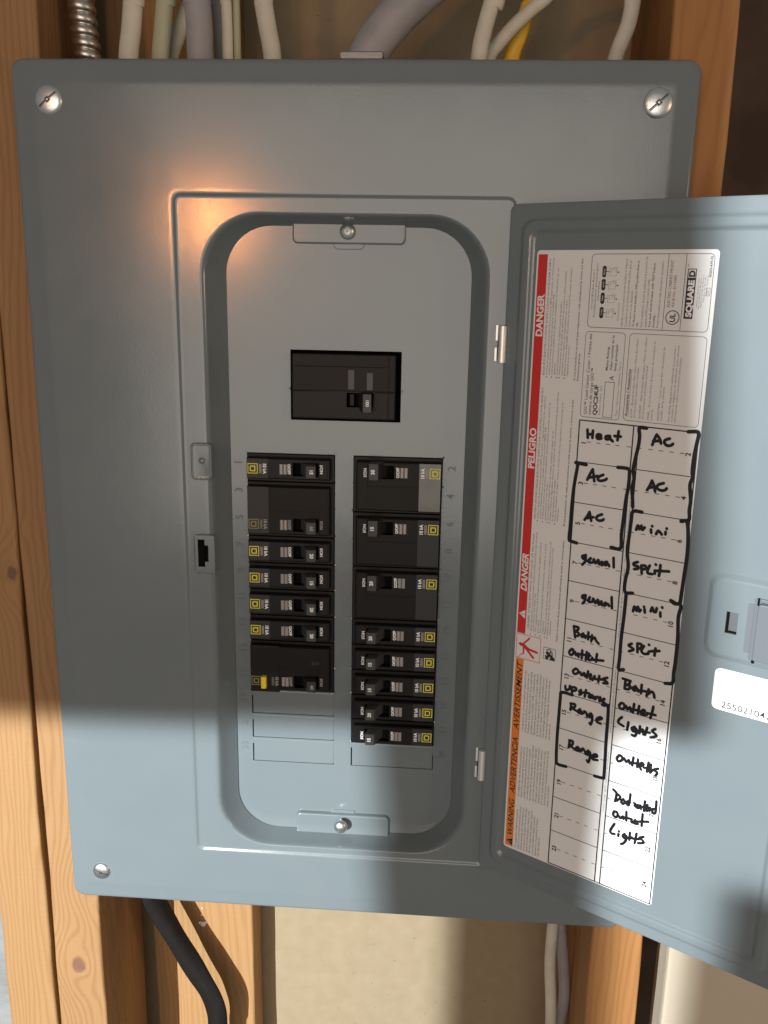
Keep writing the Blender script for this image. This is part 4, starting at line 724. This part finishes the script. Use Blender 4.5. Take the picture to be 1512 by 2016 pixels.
def make_breaker(poles, handle_pole, amps, number_dim=False, dim_logo=False, kind='plain', dark_handle=False, clear_label=False, label_full=True):
    """poles stacked towards -z; the handle sits on pole handle_pole"""
    root = empty('circuit_breaker', (0, 0, 0)); h = PITCH/2
    zt, zb = h, h-PITCH*poles
    yb, ys, yt = 34.0, 16.8, 12.2
    hz = h-PITCH*(handle_pole+.5)
    mb = MB(); gap = .25
    body_m = M_black if poles == 1 else M_smoked
    # shoulders
    mb.loft([rr(.4, BL-.4, zb+gap, zt-gap, .3, yb, 1), rr(.4, BL-.4, zb+gap, zt-gap, .3, ys+.3, 1), rr(.7, BL-.7, zb+gap+.3, zt-gap-.3, .3, ys, 1)], M_black)
    pt, pb = zt-2.4, zb+2.6
    mb.loft([rr(.8, BL-2.6, pb, pt, .3, ys, 1), rr(.8, BL-2.6, pb, pt, .3, yt+.9, 1), rr(1.2, BL-3.1, pb+.5, pt-.5, .3, yt+.15, 1), rr(1.5, BL-3.4, pb+.8, pt-.8, .05, yt, 1)], body_m, False, False)
    z0, z1 = pb+.8, pt-.8; x1 = BL-3.4
    pocket = (31.8, 48.9, hz-4.6, hz+4.6)
    mb.nofix = True
    mb.grid([1.5, x1], [z0, z1], yt, body_m, holes=[pocket], back=yt+4.5, floor=True, fm=M_pocket)
    # stepped edge lines moulded along the top and bottom of the raised part
    mb.pad(15.6, 31.0, pb+.7, pb+1.25, yt+.2, yt-.22, .2, body_m, ch=.12, n=2)
    mb.pad(49.2, BL-4.2, z0+.2, z1-.2, yt+.1, yt-.28, .5, body_m, ch=.25, n=2)
    if poles == 2:
        o_ = hz-h+.2 if handle_pole == 0 else hz+h-.2
        mb.pad(15.6, BL-3.8, min(o_, o_+.001)-.28, o_+.28, yt+.1, yt-.25, .2, M_smoked, ch=.12, n=2)
        mb.pad(15.7, BL-3.9, o_+(.8 if handle_pole else -h*2+3.2), o_+(h*2-3.2 if handle_pole else -.8), yt+.1, yt-.18, .4, M_smoked, ch=.1, n=2)
    body = mb.build('body', parent=root, smooth=30)
    # label field
    mb = MB(); lm = M_clear if clear_label else M_label
    lx1 = 15.3
    if kind == 'gfci':
        mb.pad(.9, 21.4, zb+1.2, zt-2.0, ys, yt-.45, .5, M_black, ch=.5, n=2); mb.pad(1.6, 20.6, hz+7.2, zt-3, yt-.4, yt-.65, .4, M_smoked, ch=.15, n=2)
        mb.build('test_module', parent=root, smooth=30); yl = yt-.52
    else:
        if poles == 2 and not label_full: mb.quad(1.3, lx1, hz-6.2, hz+6.2, yt-.05, lm)
        else: mb.pad(1.1, lx1, z0-.3, z1+.3, yt+.1, yt-.12, .4, lm, ch=.05, n=2)
        mb.build('label_field', parent=root, smooth=20); yl = yt-.22
    mb = MB(); mb.nofix = True
    ym = M_dimyel if dim_logo else M_yellow; wm = M_greyp if (number_dim or dim_logo) else M_white
    back = M_black if kind == 'gfci' else lm
    logo(mb, 5.0, hz, yl, ym, back)
    ox = 6.6 if kind == 'gfci' else 0.0
    mb.quad(9.3+ox, 10.9+ox, hz-3.1, hz+3.1, yl, M_dimp if dim_logo else M_greyp)
    mb.text('CIRCUIT BREAKER', back, (9.6+ox, hz+2.9), DN, UPX, .9, yl-.05, width=5.8, res=1)
    mb.text('10 kA', wm, (11.9+ox, hz+3.3), DN, UPX, 2.35, yl, width=6.8, bold=.04)
    mb.text('O/OFF', wm, (28.4, hz+3.5), DN, UPX, 2.0, yt-.04, width=6.9, bold=.045)
    mb.text('I/ON', wm, (50.0, hz+3.4), DN, UPX, 2.0, yt-.34, width=5.8, bold=.035)
    if kind == 'gfci':
        mb.text('21X30', M_ghost, (44.0, hz+13.5), (1, 0), (0, 1), 2.4, yt-.2, width=9, bold=.02)
    mb.build('printed_marks', parent=root, smooth=0)
    # little ribbed window
    mb = MB(); mb.nofix = True
    for a in (22.9, 25.5):
        mb.loft([[(a, yt, z) for z in (hz-3.6, hz+3.6)], [(a+.3, yt-.55, z) for z in (hz-3.4, hz+3.4)], [(a+1.1, yt-.75, z) for z in (hz-3.4, hz+3.4)], [(a+1.9, yt-.55, z) for z in (hz-3.4, hz+3.4)], [(a+2.3, yt-.05, z) for z in (hz-3.6, hz+3.6)]], M_window, False, False, closed=False)
    mb.build('trip_window', parent=root, smooth=50)
    # handle
    hm = M_handle_dark if dark_handle else M_handle
    long_ = 3.4 if dark_handle and kind != 'gfci' else 0
    x0, x1_ = 41.6, 48.2; yh = 4.8
    zl_, zh_ = hz-4.3-long_*.8, hz+4.2
    mb = MB()
    def sec(x0, x1, za, zb_, y): return rr(x0, x1, za, zb_, .5, y, 3)
    mb.loft([sec(36.5, 46.0, zl_+.2, zh_-.2, yt+4.4), sec(38.6, 47.0, zl_, zh_, yt+1.0), sec(x0-.8, x1_, zl_, zh_, yh+1.6), sec(x0, x1_, zl_, zh_, yh+.45), sec(x0+.3, x1_-.3, zl_+.3, zh_-.3, yh)], hm)
    hd = mb.build('handle', parent=root, smooth=35)
    mb = MB(); mb.nofix = True
    mb.text(str(amps), wm if not number_dim else M_greyp, (44.2, (zl_+zh_)/2), DN, UPX, 2.4, yh-.05, bold=.04, align='c')
    mb.build('rating_number', parent=hd, smooth=0)
    return root
M_clear = mat("milky_label", (0.10, 0.09, 0.078), 0.2, spec=0.6, vary=(90, (0.07, 0.06, 0.052), .4, .6))
M_ghost = mat("ghost_print", (0.03, 0.03, 0.028), 0.4)
def copy_tree(o, parent=None):
    c = o.copy(); scene.collection.objects.link(c)
    if parent: c.parent = parent
    for ch in list(o.children): copy_tree(ch, c)
    return c
def place(root, col, row, label):
    z = BZ-(row+.5)*PITCH
    if col == 'L': root.location = Vector((LX[0], 0, z))*S; root.rotation_euler = (0, 0, 0)
    else: root.location = Vector((RX[1], 0, z))*S; root.rotation_euler = (0, math.pi, 0)
    root['label'] = label; root['category'] = 'circuit breaker'; root['group'] = 'branch circuit breakers in two columns'
    return root
S1 = 'single-pole black breaker marked '
specs = [
 ('L', 0, 1, 0, 15, {}, S1+'15 at the very top of the left column'),
 ('L', 1, 2, 1, 60, dict(dim_logo=True), 'double-width black breaker marked 60 in the left column, second from the top'),
 ('L', 3, 1, 0, 20, {}, S1+'20 in the left column directly below the 60 breaker'),
 ('L', 4, 1, 0, 15, {}, S1+'15 in the middle of the left column between two 20 breakers'),
 ('L', 5, 1, 0, 20, {}, S1+'20 in the left column directly below the middle 15 breaker'),
 ('L', 6, 1, 0, 20, {}, S1+'20 in the left column directly above the yellow button breaker'),
 ('L', 7, 2, 1, 40, dict(kind='gfci', dim_logo=True, dark_handle=True), 'double-width black breaker marked 40 with a yellow test button, lowest of the left column'),
 ('R', 1, 2, 1, 30, dict(clear_label=True, dark_handle=True), 'double-width black breaker marked 30 with a pale milky end, top of the right column'),
 ('R', 3, 2, 1, 15, dict(dark_handle=True), 'double-width black breaker marked 15 in the right column below the 30 breaker'),
 ('R', 5, 2, 1, 20, dict(dark_handle=True), 'double-width black breaker marked 20 in the right column, lowest of its three wide ones'),
 ('R', 6, 1, 0, 20, {}, S1+'20 in the right column directly below the wide 20 breaker'),
 ('R', 7, 1, 0, 15, {}, S1+'15 in the right column, upper of the two adjoining 15 breakers'),
 ('R', 8, 1, 0, 15, {}, S1+'15 in the right column, lower of the two adjoining 15 breakers'),
 ('R', 9, 1, 0, 20, {}, S1+'20 in the right column, second from its bottom end'),
 ('R', 10, 1, 0, 15, {}, S1+'15 at the bottom of the right column, above the unused knockout')]
M_ghost2 = mat("ghost_panel", (0.016, 0.013, 0.011), 0.35)
protos = {}
for col, row, poles, hp, amps, kw, label in specs:
    key = (poles, hp, amps, tuple(sorted(kw.items())))
    if key in protos: r = copy_tree(protos[key])
    else: r = make_breaker(poles, hp, amps, **kw); protos[key] = r
    place(r, col, row, label)
    if kw.get('kind') == 'gfci':
        mb = MB(); hz = -PITCH; mb.pad(8.9, 12.5, hz-4.4, hz+4.4, 12.4, 8.2, .5, M_button, ch=.35, n=3)
        mb.build('test_button', parent=r, loc=None).location = (0, 0, 0)

# main breaker behind its own window; drawn in cover coordinates
root = empty('main_breaker', (-32.6, 20, 121.7), 'large black main breaker marked 100 alone in its window above both columns', 'circuit breaker')
LOC = (-32.6, 20, 121.7)
mb = MB(); mb.nofix = True
x0, x1, z0, z1 = -67.2, 0.2, 100.6, 142.6
xs = -28.6
zm = 118.9
pk = (-31.5, -14.0, 108.6, 118.0)
mb.loft([rr(x0, x1, z0, z1, .6, 50, 2), rr(x0, x1, z0, z1, .6, 14.6, 2), rr(x0+.4, x1-.4, z0+.4, z1-.4, .5, 14.1, 2), rr(x0+.9, x1-.9, z0+.9, z1-.9, .05, 14.0, 2)], M_smoked, False, False)
mb.grid([x0+.9, x1-.9], [z0+.9, zm], 14.0, M_black, holes=[pk], back=19.5, floor=True, fm=M_pocket)
mb.grid([x0+.9, x1-.9], [zm, z1-.9], 13.9, M_smoked)
mb.add([(x0+.9, 14, zm), (x1-.9, 14, zm), (x1-.9, 13.9, zm), (x0+.9, 13.9, zm)], [(0, 1, 2, 3)], M_smoked)
mb.pad(x0+1.2, x1-1.2, zm-.15, zm+.5, 13.9, 13.4, .2, M_smoked, ch=.2, n=2)
mb.pad(x1-5.0, x1-4.2, z0+1.5, z1-1.5, 14.0, 13.4, .2, M_smoked, ch=.2, n=2)
mb.pad(x0+1.2, x1-6, z1-8.2, z1-7.8, 13.9, 13.6, .2, M_smoked, ch=.2, n=2)
mb.build('body', parent=root, loc=LOC, smooth=30)
mb = MB(); mb.nofix = True
mb.quad(-30.5, -26.7, 120.2, 132.6, 13.83, M_ghost2); mb.quad(-18.4, -14.6, 120.0, 131.0, 13.83, M_ghost2)
mb.text('HACR', M_ghost, (-29.9, 131.5), DN, UPX, 1.9, 13.8, width=10, bold=.02)
mb.build('faint_marks', parent=root, loc=LOC, smooth=0)
mb = MB()
mb.loft([rr(-24.5, -17, 107.0, 118.2, .4, 19, 3), rr(-23.0, -15.0, 106.6, 118.4, .4, 13.5, 3), rr(-20.6, -14.6, 106.2, 118.4, .5, 7.6, 3), rr(-20.2, -14.9, 106.5, 118.1, .5, 7.0, 3)], M_handle_dark)
hd = mb.build('handle', parent=root, loc=LOC, smooth=35)
mb = MB(); mb.nofix = True
mb.text('100', M_white, (-18.4, 112.2), DN, UPX, 2.2, 6.94, bold=.03, align='c'); mb.build('rating_number', parent=hd, loc=LOC, smooth=0)
mb = MB(); mb.pad(-29.6, -26.6, 109.4, 117.2, 17.5, 15.2, .6, M_black, ch=.5, n=3)
mb.build('trip_bar', parent=root, loc=LOC, smooth=40)

for o in scene.objects:
    if o.type == 'MESH' and not o.data.materials: print('no material', o.name)
